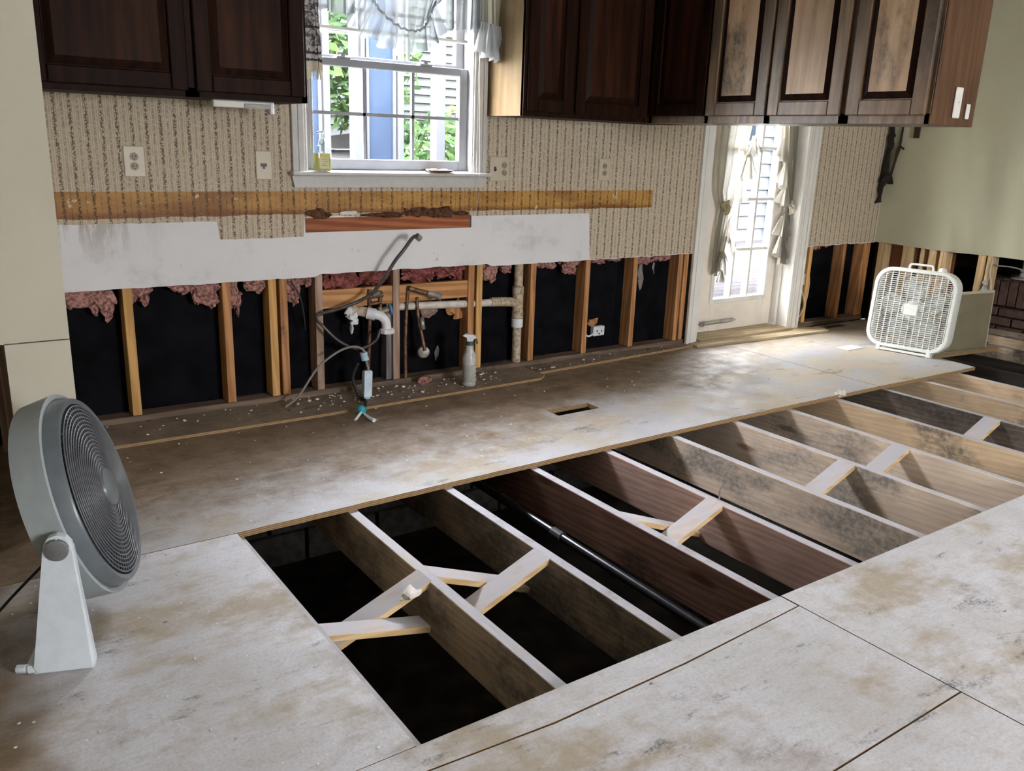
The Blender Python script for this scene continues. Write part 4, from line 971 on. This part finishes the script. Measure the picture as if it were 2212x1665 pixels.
t = tube(B(), spline([(.022, 0, .262), (.035, 0, .250), (.040, 0, .228)], 4), .005, 8); t.transform(Rz); obj('trigger', t, bpy.data.materials['dark_green_plastic'], sb, local=True)
lb_ = B()
for k in range(7): box(lb_, .004+.003*math.sin(k*2), .016+.004*math.cos(k*3), -.0375, -.0355, .035+k*.012, .040+k*.012)
obj('markings', lb_, plain('pale_print', (.6, .58, .5), .6), sb, local=True)
# metal outlet box in a bay, and one by the door
eb = empty('electrical_box', (3.46, 3.97, .12), label='white electrical box with outlet inside a dark stud bay', cat='outlet')
obj('box', bxm(3.425, 3.515, 3.955, 3.99, .125, .185, .004), M_PVC, eb)
b = B(); box(b, 3.45, 3.455, 3.952, 3.956, .15, .165); box(b, 3.485, 3.49, 3.952, 3.956, .148, .162); box(b, 3.465, 3.475, 3.952, 3.956, .135, .143); obj('slots', b, M_DARKP, eb)
obj('wire', tube(B(), spline([(3.335, 3.95, .26), (3.345, 3.95, .17), (3.38, 3.955, .13), (3.43, 3.965, .14)], 5), .006, 8), M_PVC, eb, smooth=True)
t = B(); blob(t, (3.44, 4.0, .205), (.05, .006, .025), 2, .4, 30, 6); obj('brown_paper', t, M_STUD_R, eb)
e2 = empty('electrical_box', (5.40, 3.93, .3), label='small switch box and looped cables right of the glazed door', cat='outlet')
obj('box', bxm(5.375, 5.41, 3.915, 3.95, .30, .44, .003), plain('box_dark', (.10, .08, .06), .6), e2)
b = B(); box(b, 5.383, 5.405, 3.905, 3.916, .33, .41, .002); obj('device', b, M_IVORY, e2)
obj('cable', tube(B(), spline([(5.385, 3.91, .29), (5.41, 3.90, .22), (5.42, 3.90, .16), (5.385, 3.90, .10), (5.36, 3.91, .085)], 5), .006, 8), M_IVORY, e2, smooth=True)
obj('cable', tube(B(), spline([(5.478, 3.93, .40), (5.492, 3.93, .33), (5.49, 3.93, .24), (5.472, 3.93, .17)], 5), .005, 8), M_IVORY, e2, smooth=True)

# torn corner strip below the peninsula cabinet
tc = empty('torn_corner_strip', (6.18, 3.87, .9), label='dark torn strip of debris hanging in the wall corner', cat='debris')
t = tube(B(), spline([(6.165, 3.86, 1.52), (6.165, 3.86, 1.40), (6.16, 3.865, 1.25), (6.15, 3.87, 1.12), (6.145, 3.87, 1.05), (6.14, 3.875, .92)], 6), .02, 8, radii=None)
for v in t.verts: v.co += noise.noise_vector(v.co*22)*.018
obj('strip', t, plain('black_gap', (.012, .007, .004), .9), tc)
t = B(); blob(t, (6.17, 3.84, 1.10), (.06, .03, .035), 3, .35, 20, 3); obj('clump', t, bpy.data.materials['black_gap'], tc)
for k, (x, zt, zb3) in enumerate(((6.195, 1.50, 1.12), (6.185, 1.32, 1.12))):
    obj('strand', tube(B(), spline([(x+.005, 3.80-.04*k, zt), (x, 3.80, 1.33), (x-.012, 3.81, 1.24), (x-.01, 3.83, zb3)], 5), .008, 6), plain('strand_brown', (.035, .02, .01), .9) if k == 0 else bpy.data.materials['strand_brown'], tc)
obj('tab', bxm(6.185, 6.2, 3.66, 3.70, 1.40, 1.5), bpy.data.materials['strand_brown'], tc)

# ================================================================== BOX FAN
n_dir = Vector((-.973, -.23, 0)).normalized()     # facing
u_dir = Vector((-n_dir.y, n_dir.x, 0))            # to its left when seen from front... width axis
if u_dir.y > 0: u_dir = -u_dir                    # towards the camera side
lean = math.radians(6)
up = (Vector((0, 0, 1))*math.cos(lean) - n_dir*math.sin(lean)).normalized()
nn = u_dir.cross(up).normalized()
if nn.dot(n_dir) < 0: nn = -nn
# local axes: X width (towards camera side), Z up, -Y facing
MB_ = Matrix((u_dir, -nn, up)).transposed().to_4x4(); MB_.translation = Vector((5.36, 3.045, .004))
bf = empty('box_fan', mat=MB_, label='white square box fan standing on the plywood by the stripped corner', cat='fan')
W2, HT, DP = .262, .535, .115
def rr(w_, h_, r, n=7):
    pts = []
    for cx, cz, a0 in ((w_-r, h_-r, 0), (-w_+r, h_-r, 90), (-w_+r, -h_+r, 180), (w_-r, -h_+r, 270)):
        for k in range(n+1):
            a = math.radians(a0+90*k/n); pts.append((cx+r*math.cos(a), cz+r*math.sin(a)))
    return pts
zc_ = .022 + HT/2
def ringloft(secs):
    b = B(); rings = [[b.verts.new((x, y, z+zc_)) for x, z in p] for p, y in secs]; n = len(rings[0])
    for a, c in zip(rings, rings[1:]+rings[:1]):
        for k in range(n): b.faces.new((a[k], a[(k+1) % n], c[(k+1) % n], c[k]))
    return b
o_, i_ = rr(W2, HT/2, .11), rr(W2-.028, HT/2-.028, .09)
o2, i2 = rr(W2-.006, HT/2-.006, .106), rr(W2-.022, HT/2-.022, .094)
obj('frame', ringloft([(o2, -.002), (o_, .006), (o_, DP-.006), (o2, DP), (i2, DP), (i_, DP-.01), (i_, .012), (i2, -.002)]), M_FANW, bf, local=True, smooth=True, auto=40)
def inside(x, z, w_=W2-.026, h_=HT/2-.026, r=.09):
    ax, az = abs(x), abs(z)
    if ax > w_ or az > h_: return False
    if ax > w_-r and az > h_-r: return math.hypot(ax-(w_-r), az-(h_-r)) <= r
    return True
def grille(y):
    b = B()
    def ext(fix, vert):
        lo = None
        for k in range(-300, 301):
            t_ = k/1000
            if inside(fix if vert else t_, t_ if vert else fix):
                if lo is None: lo = t_
                hi = t_
        return (lo, hi) if lo is not None else None
    for k in range(-6, 7):
        x = k*.0385; e = ext(x, True)
        if e: box(b, x-.0022, x+.0022, y, y+.006, zc_+e[0]-.006, zc_+e[1]+.006)
    for k in range(-18, 19):
        z = k*.0135; e = ext(z, False)
        if e: box(b, e[0]-.006, e[1]+.006, y+.001, y+.004, zc_+z-.0016, zc_+z+.0016)
    return b
obj('front_grille', grille(.002), M_FANW, bf, local=True); obj('rear_grille', grille(DP-.008), M_FANW, bf, local=True)
M_BLADE = plain('milky_blade', (.74, .77, .74), .4)
hb = B(); Mh = Matrix.Translation((0, .03, zc_)) @ Matrix.Rotation(-H90, 4, 'X'); lathe(hb, [(0, -.012), (.06, -.010), (.070, 0), (.074, .02), (.074, .05), (0, .05)], Mh, 28); obj('hub', hb, M_BLADE, bf, local=True, smooth=True, auto=40)
bx_ = B(); box(bx_, -.042, .042, -.003, .003, zc_-.036, zc_+.036, .002); obj('badge', bx_, M_FANW, bf, local=True)
for k in range(5):
    a = math.radians(90+72*k); b = B(); n = 8; g = []
    for j in range(n+1):
        r = .05+.165*j/n; wd = .06+.075*math.sin(math.pi*min(1, j/n*.9)); row = []
        for i in range(5):
            s = -.5+i/4; off = s*wd + .03*(j/n)
            row.append((r*(1 - .10*(2*s)**2*(j == n)), off, .035 + .035*s))
        g.append([b.verts.new((rr_*math.cos(a)-of*math.sin(a), yy, zc_+rr_*math.sin(a)+of*math.cos(a))) for rr_, of, yy in row])
    for j in range(n):
        for i in range(4): b.faces.new((g[j][i], g[j][i+1], g[j+1][i+1], g[j+1][i]))
    ex = bmesh.ops.solidify(b, geom=b.faces[:], thickness=.003)
    obj('blade', b, M_BLADE, bf, local=True, smooth=True, auto=50)
hz_ = zc_+HT/2
obj('handle', tube(B(), spline([(-.075, .06, hz_-.004), (-.072, .06, hz_+.022), (-.055, .06, hz_+.03), (.055, .06, hz_+.03), (.072, .06, hz_+.022), (.075, .06, hz_-.004)], 4), .007, 8), M_FANW, bf, local=True, smooth=True)
obj('speed_knob', lathe(B(), [(0, 0), (.026, 0), (.024, .018), (.018, .026), (0, .027)], Matrix.Translation((.135, .055, hz_-.002)), 18), M_FANW, bf, local=True, smooth=True, auto=40)
b = B(); box(b, -.165, .165, -.006, .012, -.0, .016, .003); box(b, -.175, -.15, -.008, .05, -.004, .03, .003); box(b, .15, .175, -.008, .05, -.004, .03, .003); obj('foot_bar', b, M_FANW, bf, local=True)
b = B(); box(b, -.165, .165, DP-.012, DP+.006, 0, .016, .003); obj('foot_bar', b, M_FANW, bf, local=True)
obj('paper_sheet', (lambda b: (box(b, 5.09, 5.26, 3.27, 3.36, .001, .004), b)[-1])(B()), M_PVC, label='thin white strip lying on the floor left of the box fan', cat='paper')

# leaning drywall offcuts behind the fan
def slab(name, p0, p1, z0, h, th, lean_d, mat, label):
    a = Vector((*p0, z0)); b_ = Vector((*p1, z0)); ex = (b_-a); L = ex.length; ex.normalize(); ez = (Vector((0, 0, 1))*math.cos(.06)+Vector(lean_d)*math.sin(.06)).normalized(); ey = ez.cross(ex).normalized(); ez = ex.cross(ey)
    M = Matrix((ex, ey, ez)).transposed().to_4x4(); M.translation = (a+b_)/2 + ez*h/2
    t = B(); obox(t, M, L, th, h, .002); return obj(name, t, mat, label=label, cat='board')
M_OLIVE = plain('olive_board', (.26, .245, .175), .85, var=.12, vscale=6)
def board_mat(name, face, edge):
    t = NT(name); c = t.coord(); n = t.noise(c, 9, 4); X, Y, Z = t.xyz(t.n('ShaderNodeTexCoord').outputs['Generated'])
    e = t.math('MAXIMUM', t.ramp(X, .965, .975), t.ramp(Z, .955, .965))
    return t.pbr(t.mix(e, t.mix(t.ramp(n, .3, .7), face, tuple(q*.85 for q in face)), edge), .8, 0, None, .2)
M_OLIVE = board_mat('olive_board_2', (.24, .215, .14), (.52, .46, .34))
slab('leaning_board', (5.66, 2.945), (6.11, 2.875), .002, .40, .016, (1, .3, 0), M_OLIVE, 'olive board leaning upright behind the white box fan')
slab('leaning_board', (5.70, 2.978), (6.17, 2.905), .002, .385, .016, (1, .3, 0), M_OLIVE, 'second upright board just behind the olive leaning board')

# ================================================================== FLOOR FAN (left)
th_ = math.radians(20); tilt = math.radians(16)
fx = Vector((math.cos(th_)*math.cos(tilt), -math.sin(th_)*math.cos(tilt), math.sin(tilt)))   # blowing direction
fside = Vector((math.sin(th_), math.cos(th_), 0)).normalized()                              # away from the camera
fup = fx.cross(fside).normalized()
if fup.z < 0: fup = -fup
C0 = Vector((.300, 2.361, .332))          # centre of the drum on the pivot axis
ff = empty('floor_fan', (C0.x-.03, C0.y, 0), label='grey round floor fan on a white stand at the left', cat='fan')
MF = Matrix((fside, fup, fx)).transposed().to_4x4(); MF.translation = C0    # local z = axis
R1 = .265
b = B(); lathe(b, [(R1-.014, -.055), (R1-.008, -.062), (R1+.001, -.062), (R1+.010, .014), (R1+.006, .018), (R1-.004, .014), (R1-.014, -.055)], MF, 64); obj('outer_band', b, M_FANL, ff, smooth=True, auto=40, label='pale grey outer band')
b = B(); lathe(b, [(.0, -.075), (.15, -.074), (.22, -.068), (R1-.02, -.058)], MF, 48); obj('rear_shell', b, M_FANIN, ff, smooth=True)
b = B(); lathe(b, [(R1-.018, -.058), (R1-.008, -.03), (R1-.005, .015), (R1-.009, .022), (R1-.012, .045), (R1-.016, .05), (R1-.028, .048), (R1-.028, .02), (R1-.022, -.05)], MF, 64); obj('drum', b, M_FAND, ff, smooth=True, auto=40)
b = B()
for k in range(17):
    r = .055+.175*k/16; zr = .050+.014*(1-(r/.235)**2)
    ring = [MF @ Vector((r*math.cos(2*math.pi*i/64), r*math.sin(2*math.pi*i/64), zr)) for i in range(65)]
    tube(b, ring, .0024, 5, caps=False)
for k in range(72):
    a = 2*math.pi*k/72; tube(b, [MF @ Vector((r*math.cos(a), r*math.sin(a), .048+.014*(1-(r/.235)**2))) for r in (.05, .12, .18, .232)], .0017, 4, caps=False)
obj('front_grille', b, M_FANG, ff, smooth=True)
b = B(); lathe(b, [(0, .057), (.056, .058), (.050, .070), (.035, .076), (0, .078)], MF, 32); obj('hub_cap', b, M_FAND, ff, smooth=True, auto=40)
for k in range(5):
    a = 2*math.pi*k/5; b = B(); g = []
    for j in range(7):
        r = .05+.165*j/6; row = []
        for i in range(5):
            s = -.5+i/4; aa = a + s*(.75+.3*j/6); row.append(b.verts.new(MF @ Vector((r*math.cos(aa), r*math.sin(aa), -.02+.06*s))))
        g.append(row)
    for j in range(6):
        for i in range(4): b.faces.new((g[j][i], g[j][i+1], g[j+1][i+1], g[j+1][i]))
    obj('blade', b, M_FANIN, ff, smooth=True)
# stand: two tapering arms joined by a base
def arm(s, mat):
    """s=-1 near the camera, +1 far"""
    cpt = C0 + fside*s*(R1+.030); PZ = .323
    ax = Vector((math.cos(th_), -math.sin(th_), 0)); yv = fside
    prof = [(-.067, .0), (.066, .0), (.070, .02), (.031, PZ-.004), (.029, PZ+.012), (.018, PZ+.028), (0, PZ+.034), (-.018, PZ+.028), (-.029, PZ+.012), (-.031, PZ-.004), (-.064, .02)]
    b = B(); base = Vector((cpt.x, cpt.y, 0)) - ax*.016
    i_ = [b.verts.new(base + ax*(x+.016 if z > .1 else x) + yv*(-.017) + Vector((0, 0, z))) for x, z in prof]
    o_ = [b.verts.new(base + ax*(x+.016 if z > .1 else x) + yv*(.017) + Vector((0, 0, z))) for x, z in prof]
    b.faces.new(i_); b.faces.new(o_[::-1]); n = len(prof)
    for k in range(n): b.faces.new((i_[k], o_[k], o_[(k+1) % n], i_[(k+1) % n]))
    es = [e for e in b.edges if abs((e.verts[0].co-e.verts[1].co).dot(yv)) < 1e-4]
    bmesh.ops.bevel(b, geom=es, offset=.007, segments=2, affect='EDGES')
    return obj('arm', b, mat, ff, smooth=True, auto=35), base, ax, yv
M_STAND = plain('stand_white', (.66, .72, .77), .4, var=.04)
a1, base1, ax1, yv1 = arm(-1, M_STAND); a2, base2, ax2, _ = arm(1, M_STAND)
for s, base_ in ((-1, base1), (1, base2)):
    b = B(); p = base_ + ax1*.016 + Vector((0, 0, .323)) + yv1*s*.012
    Mk, _ = frame_to(p, p+yv1*s*.01); lathe(b, [(0, 0), (.026, 0), (.026, .010), (.023, .012), (0, .012)], Mk, 28); obj('pivot_cap', b, plain('pivot_grey', (.16, .165, .17), .5) if s < 0 else bpy.data.materials['pivot_grey'], ff, smooth=True, auto=40)
b = B(); mid = (base1+base2)/2 - ax1*.05
Mb = Matrix((ax1, yv1, Vector((0, 0, 1)))).transposed().to_4x4(); Mb.translation = mid + Vector((0, 0, .012)); obox(b, Mb, .07, 2*(R1+.045), .022, .006); obj('base_bar', b, M_STAND, ff)
b = B(); tube(b, spline([base1 - ax1*.05 + yv1*.02 + Vector((0, 0, .012)), base1 - ax1*.08 + Vector((0, 0, .012)), base1 - ax1*.105 + yv1*.004 + Vector((0, 0, .010))], 4), .011, 8); obj('foot', b, M_STAND, ff)
b = B(); obox(b, MF @ Matrix.Rotation(math.radians(200), 4, 'Z') @ Matrix.Translation((R1+.004, 0, -.06)), .003, .02, .045, .001); obj('sticker', b, bpy.data.materials['pivot_grey'], ff)
obj('power_cord', tube(B(), spline([tuple(base2 - ax1*.03 + Vector((0, -.10, .20))), (.06, 2.25, .10), (.02, 2.22, .012), (-.15, 2.28, .008), (-.5, 2.6, .008)], 6), .004, 7), M_BLKRUB, ff, smooth=True)

# ================================================================== ROOM BEYOND THE RIGHT WALL
hearth = empty('brick_hearth', (7.6, 3.2, 0), label='red brick hearth seen under the cut right wall', cat='hearth')
obj('core', bxm(7.24, 8.2, 2.5, 3.50, -.2, .30), M_BLOCK, hearth)
br0 = None
for i in range(14):
    mw = Matrix.Translation((7.22, 2.53+i*.072, .235))
    if br0 is None: br0 = obj('brick', bxm(-.035, .03, -.032, .032, -.10, .10, .004), M_BRICK, hearth, local=True); place(br0, mw, hearth)
    else: dup(br0, hearth, mw)
fl0 = None
for r in range(3):
    for i in range(5):
        mw = Matrix.Translation((7.21, 2.58+i*.215+(.1 if r % 2 else 0), .085-r*.075))
        if fl0 is None: fl0 = obj('brick', bxm(-.03, .03, -.10, .10, -.032, .032, .004), M_BRICK, hearth, local=True); place(fl0, mw, hearth)
        else: dup(fl0, hearth, mw)
for r in range(3):   # top course
    for i in range(14): dup(br0, hearth, Matrix.Translation((7.32+r*.205, 2.53+i*.072, .31)) @ Matrix.Rotation(H90, 4, 'Y'))
obj('wall_next_room', bxm(9.2, 9.3, -3.7, 4.4, -.95, 2.5), plain('firebox_black', (.015, .017, .015), .9), kind='structure')
obj('wall_next_room_back', bxm(6.35, 9.3, 4.3, 4.4, -.95, 2.5), plain('dark_paneling', (.06, .035, .022), .8), kind='structure')
obj('wall_next_room_return', bxm(6.32, 6.42, 4.02, 4.4, -.95, 2.5), M_SHEATH, kind='structure')
obj('ceiling_next_room', bxm(6.23, 9.3, -3.7, 4.4, 2.44, 2.5), M_CEIL, kind='structure')
obj('wall_next_room_front', bxm(6.23, 9.3, -3.7, -3.6, -.9, 2.44), M_CREAM, kind='structure')
lampf = empty('white_post_base', (7.36, 3.27, .345), label='white post with flared foot standing on the brick hearth', cat='post')
obj('post', tube(B(), [(7.36, 3.27, .36), (7.36, 3.27, .75)], .02, 14), M_TRIM, lampf, smooth=True, auto=40)
b = B(); lathe(b, [(0, 0), (.085, 0), (.088, .012), (.04, .022), (.026, .05), (.03, .06), (.024, .07), (0, .07)], Matrix.Translation((7.36, 3.27, .345)), 24); obj('foot', b, M_TRIM, lampf, smooth=True, auto=40)
obj('hanging_wire', tube(B(), spline([(6.23, 3.06, .565), (6.24, 2.95, .555), (6.25, 2.85, .555), (6.25, 2.70, .53)], 5), .005, 7), M_CABLE, smooth=True, label='grey wire strung between the pale studs of the right wall', cat='wire')
obj('hanging_wire', tube(B(), spline([(6.22, 2.985, .60), (6.215, 2.985, .50), (6.215, 2.965, .44), (6.215, 2.955, .36)], 5), .007, 7), M_IVORY, smooth=True, label='white cable drooping down a pale stud by the leaning boards', cat='wire')
cw = obj('wire_connector', (lambda b: (blob(b, (6.20, 3.0, .425), (.018, .018, .022), 2, .15, 30, 3), tube(b, [(6.20, 3.0, .40), (6.20, 2.995, .375)], .022, 10, radii=[.012, .03]), b)[-1])(B()), plain('connector_grey', (.34, .38, .42), .4), label='small grey clamp on top of the leaning boards', cat='clamp')

# ================================================================== DEBRIS
cr = B(); rnd = random.Random(3)
def crumb(x, y, z, s):
    t = B(); bmesh.ops.create_icosphere(t, subdivisions=1, radius=1)
    for v in t.verts: v.co = Vector((v.co.x*s*rnd.uniform(.6, 1.3), v.co.y*s*rnd.uniform(.6, 1.3), v.co.z*s*.5)) + Vector((x, y, z+s*.35))
    merge(cr, t)
for i in range(170):
    x = rnd.choice((rnd.uniform(.5, 4.0), rnd.uniform(1.4, 2.6))); y = 3.9-abs(rnd.gauss(0, .14))
    if x > 2.86: y = max(y, 3.80)
    zb_ = .013 if y > 3.67 else 0
    if y > 3.90: y = 3.895
    crumb(x, y, zb_, rnd.choice((.003, .004, .005, .005, .007, .010)))
for i in range(110): crumb(rnd.uniform(.6, 4.3), rnd.uniform(2.68, 3.6), 0, rnd.choice((.002, .003, .004, .006)))
for i in range(50): crumb(rnd.uniform(-.2, .75), rnd.uniform(1.42, 2.6), 0, rnd.choice((.002, .003, .004)))
obj('plaster_debris', cr, M_CRUMB, label='white plaster crumbs scattered along the stripped wall and floor', cat='debris', kind='stuff')
dk = B(); cr = dk
for i in range(110):
    x = rnd.uniform(.5, 4.0); y = min(3.895, 3.9-abs(rnd.gauss(0, .12)))
    if x > 2.86: y = max(y, 3.80)
    crumb(x, y, .013 if y > 3.67 else 0, rnd.choice((.002, .003, .004, .007)))
obj('dirt_debris', dk, plain('dark_dirt', (.07, .05, .04), .95), label='dark dirt clods along the base of the stripped wall', cat='debris', kind='stuff')
for i, (x, y, z, s, lb2) in enumerate(((2.17, 3.86, .02, .035, 'pink insulation scrap on the floor below the copper riser'), (1.10, 2.03, -.05, .03, 'pale crumbled scrap lying on the first crossed brace'), (4.10, 2.645, -.01, .03, 'white fluffy scrap caught on the plywood edge'))):
    t = B(); blob(t, (x, y, z+s*.4), (s, s*.8, s*.5), 3, .5, 40, i+2); obj('insulation_scrap', t, M_PINK if i == 0 else M_CRUMB, label=lb2, cat='debris')
nl = obj('bent_nail', tube(B(), spline([(2.425, 2.01, -.02), (2.425, 2.01, .02), (2.428, 2.0, .045)], 4), .004, 6), M_STEEL, label='bent nail standing up on a joist', cat='nail')

# ================================================================== OUTSIDE
deck = obj('deck', bxm(2.0, 16, 4.2, 10.5, -.22, -.14), plain('deck_frame', (.0115, .0108, .0101), .9, spec=0.), kind='structure', label='grey wooden deck outside the glazed door')
M_DECK = wood('deck_boards', (.0172, .0160, .0160), (.0212, .0202, .0204), 'x', 10, spec=0.)
bd0 = None
for i in range(42):
    mw = Matrix.Translation((9.0, 4.30+i*.147, -.125))
    if bd0 is None: bd0 = obj('deck_board', bxm(-7, 7, -.070, .070, -.014, .014, .003), M_DECK, deck, local=True); place(bd0, mw, deck)
    else: dup(bd0, deck, mw)
M_SIDE = plain('white_siding', (.0320, .0352, .0400), .6, var=.04, spec=0.)
def siding(name, label, x0, x1, y, z0, z1, step, mat):
    e = empty(name, ((x0+x1)/2, y, z0), label=label, cat='house')
    obj('wall', bxm(x0, x1, y+.03, y+.2, z0, z1), mat, e)
    z = z0; k = 0
    while z < z1-.02:
        b = B(); prism(b, [(y-.012, z), (y+.03, z), (y+.03, z+step), (y+.012, z+step)], 'x', x0, x1); obj('siding_board', b, mat, e); z += step
    return e
h1 = siding('house_wing', 'white sided wing of the house beyond the deck', 9.3, 11.35, 9.1, -.12, 3.4, .20, M_SIDE)
obj('corner_board', bxm(11.35, 11.6, 9.02, 9.25, -.12, 3.4), M_SIDE, h1)
b = B(); 
wn = obj('window_frame', bxm(10.35, 10.9, 9.05, 9.09, 1.35, 2.3), M_SIDE, h1); obj('pane', bxm(10.42, 10.83, 9.04, 9.05, 1.42, 2.25), plain('far_pane', (.006, .008, .01), .2, spec=0.), wn)
h2 = siding('neighbour_house', 'white sided neighbouring gable beyond the kitchen window', 3.2, 4.75, 9.2, -1.0, 1.12, .14, plain('bright_siding', (.0691, .0691, .0742), .6, spec=0.))
obj('roof', prism(B(), [(3.1, 1.13), (4.85, 1.13), (4.85, 1.40), (3.9, 1.26), (3.1, 1.16)], 'y', 9.1, 9.6), plain('roof_grey', (.0208, .0208, .0218), .8, spec=0.), h2)
M_POST = plain('porch_white', (.0624, .0648, .0696), .6, var=.03, spec=0.)
M_PANEL = plain('porch_blue_grey', (.0218, .0312, .0489), .6, var=.12, vscale=3, spec=0.)
def post(label, x0, x1, mat=M_POST, name='porch_post', y=5.5):
    e = empty(name, ((x0+x1)/2, y, -.11), label=label, cat='post' if 'post' in name else 'panel')
    b = B(); w_ = x1-x0
    if 'post' in name:
        obj('shaft', bxm(x0, x1, y, y+.09, -.11, 2.35, .004), mat, e); obj('plinth', bxm(x0-.012, x1+.012, y-.012, y+.102, -.111, .05, .004), mat, e)
    else:
        obj('board', bxm(x0, x1, y+.03, y+.05, -.11, 2.35), mat, e); obj('trim', bxm(x0-.004, x0+.014, y+.015, y+.06, -.11, 2.35), M_POST, e); obj('trim', bxm(x1-.014, x1+.004, y+.015, y+.06, -.11, 2.35), M_POST, e)
post('white porch post beside the soap bottle outside', 2.345, 2.385); post('wide white porch post behind the first window muntin', 2.555, 2.635); post('thin white porch post right of the blue panel', 2.885, 2.925); post('white fluted porch post at the right of the window', 3.18, 3.255)
post('broad blue grey porch panel in the middle of the window', 2.655, 2.866, M_PANEL, 'privacy_screen'); post('blue grey porch panel at the left edge of the window', 2.10, 2.325, M_PANEL, 'privacy_screen')
fs_ = siding('garage_wall', 'grey sided wall hung above the greenery outside', 2.6, 7.2, 9.9, 1.30, 3.2, .10, plain('grey_siding', (.0240, .0264, .0248), .7, spec=0.))
M_LEAF = NT('leaf'); _oi = M_LEAF.n('ShaderNodeTexCoord'); _c = M_LEAF.coord(); _n = M_LEAF.noise(_c, 3.5, 4)
_d1 = M_LEAF.n('ShaderNodeBsdfDiffuse'); _t1 = M_LEAF.n('ShaderNodeBsdfTranslucent'); _cc = M_LEAF.mix(M_LEAF.ramp(_n, .35, .65), (.010, .021, .009), (.032, .053, .018)); M_LEAF.lk(_cc, _d1.inputs[0]); M_LEAF.lk(_cc, _t1.inputs[0])
_mx = M_LEAF.n('ShaderNodeMixShader'); _mx.inputs[0].default_value = .4; M_LEAF.lk(_d1.outputs[0], _mx.inputs[1]); M_LEAF.lk(_t1.outputs[0], _mx.inputs[2]); M_LEAF.lk(_mx.outputs[0], M_LEAF.out.inputs[0]); M_LEAF = M_LEAF.m
M_BARK = plain('bark', (.006, .005, .004), .9, var=.4, spec=0.)
def tree(label, x, y, z0, h, rx, rz, zc, n, seed, name='tree'):
    e = empty(name, (x, y, z0), label=label, cat='tree' if name == 'tree' else 'shrub')
    obj('trunk', tube(B(), [(x, y, z0), (x+.05, y, z0+h*.5), (x, y, z0+h)], .08, 8, radii=[.09, .07, .03]), M_BARK, e, smooth=True)
    b = B(); rn = random.Random(seed)
    for i in range(n):
        d = Vector((rn.gauss(0, 1), rn.gauss(0, 1), rn.gauss(0, 1))).normalized()*rn.random()**.4
        c = Vector((x+d.x*rx, y+d.y*rx*.7, zc+d.z*rz)); s = rn.uniform(.05, .12)
        q = Vector((rn.uniform(-1, 1), rn.uniform(-1, 1), rn.uniform(-1, .2))).normalized(); r = q.orthogonal().normalized()
        vv2 = [b.verts.new(c+q*s), b.verts.new(c+r*s*.35), b.verts.new(c-q*s), b.verts.new(c-r*s*.35)]; b.faces.new(vv2)
    obj('foliage', b, M_LEAF, e, kind='stuff')
tree('leafy shrub beyond the porch at the right of the window', 4.9, 8.2, -.9, 1.7, .95, .85, .75, 2600, 1, 'shrub')
tree('light green tree in front of the grey sided wall', 4.05, 8.7, -1.2, 3.2, .75, .8, 2.1, 1500, 2)
tree('dense tree closing the view behind the porch', 8.6, 12.6, -1.2, 4, 2.2, 2.2, 1.6, 6000, 3)
pr = obj('door_shade_roof', bxm(3.75, 7.6, 4.03, 6.4, 2.55, 2.62), plain('door_shade_paint', (.30, .30, .29), .8), kind='structure')  # unseen roof added to cut the sky light through the door
yard = obj('yard', bxm(-20, 40, 10.5, 40, -1.3, -1.2), plain('lawn', (.0128, .0230, .0077), .95, spec=0.), kind='structure')
obj('yard_side', bxm(-20, 2.0, 4.3, 10.5, -1.3, -1.2), bpy.data.materials['lawn'], kind='structure')
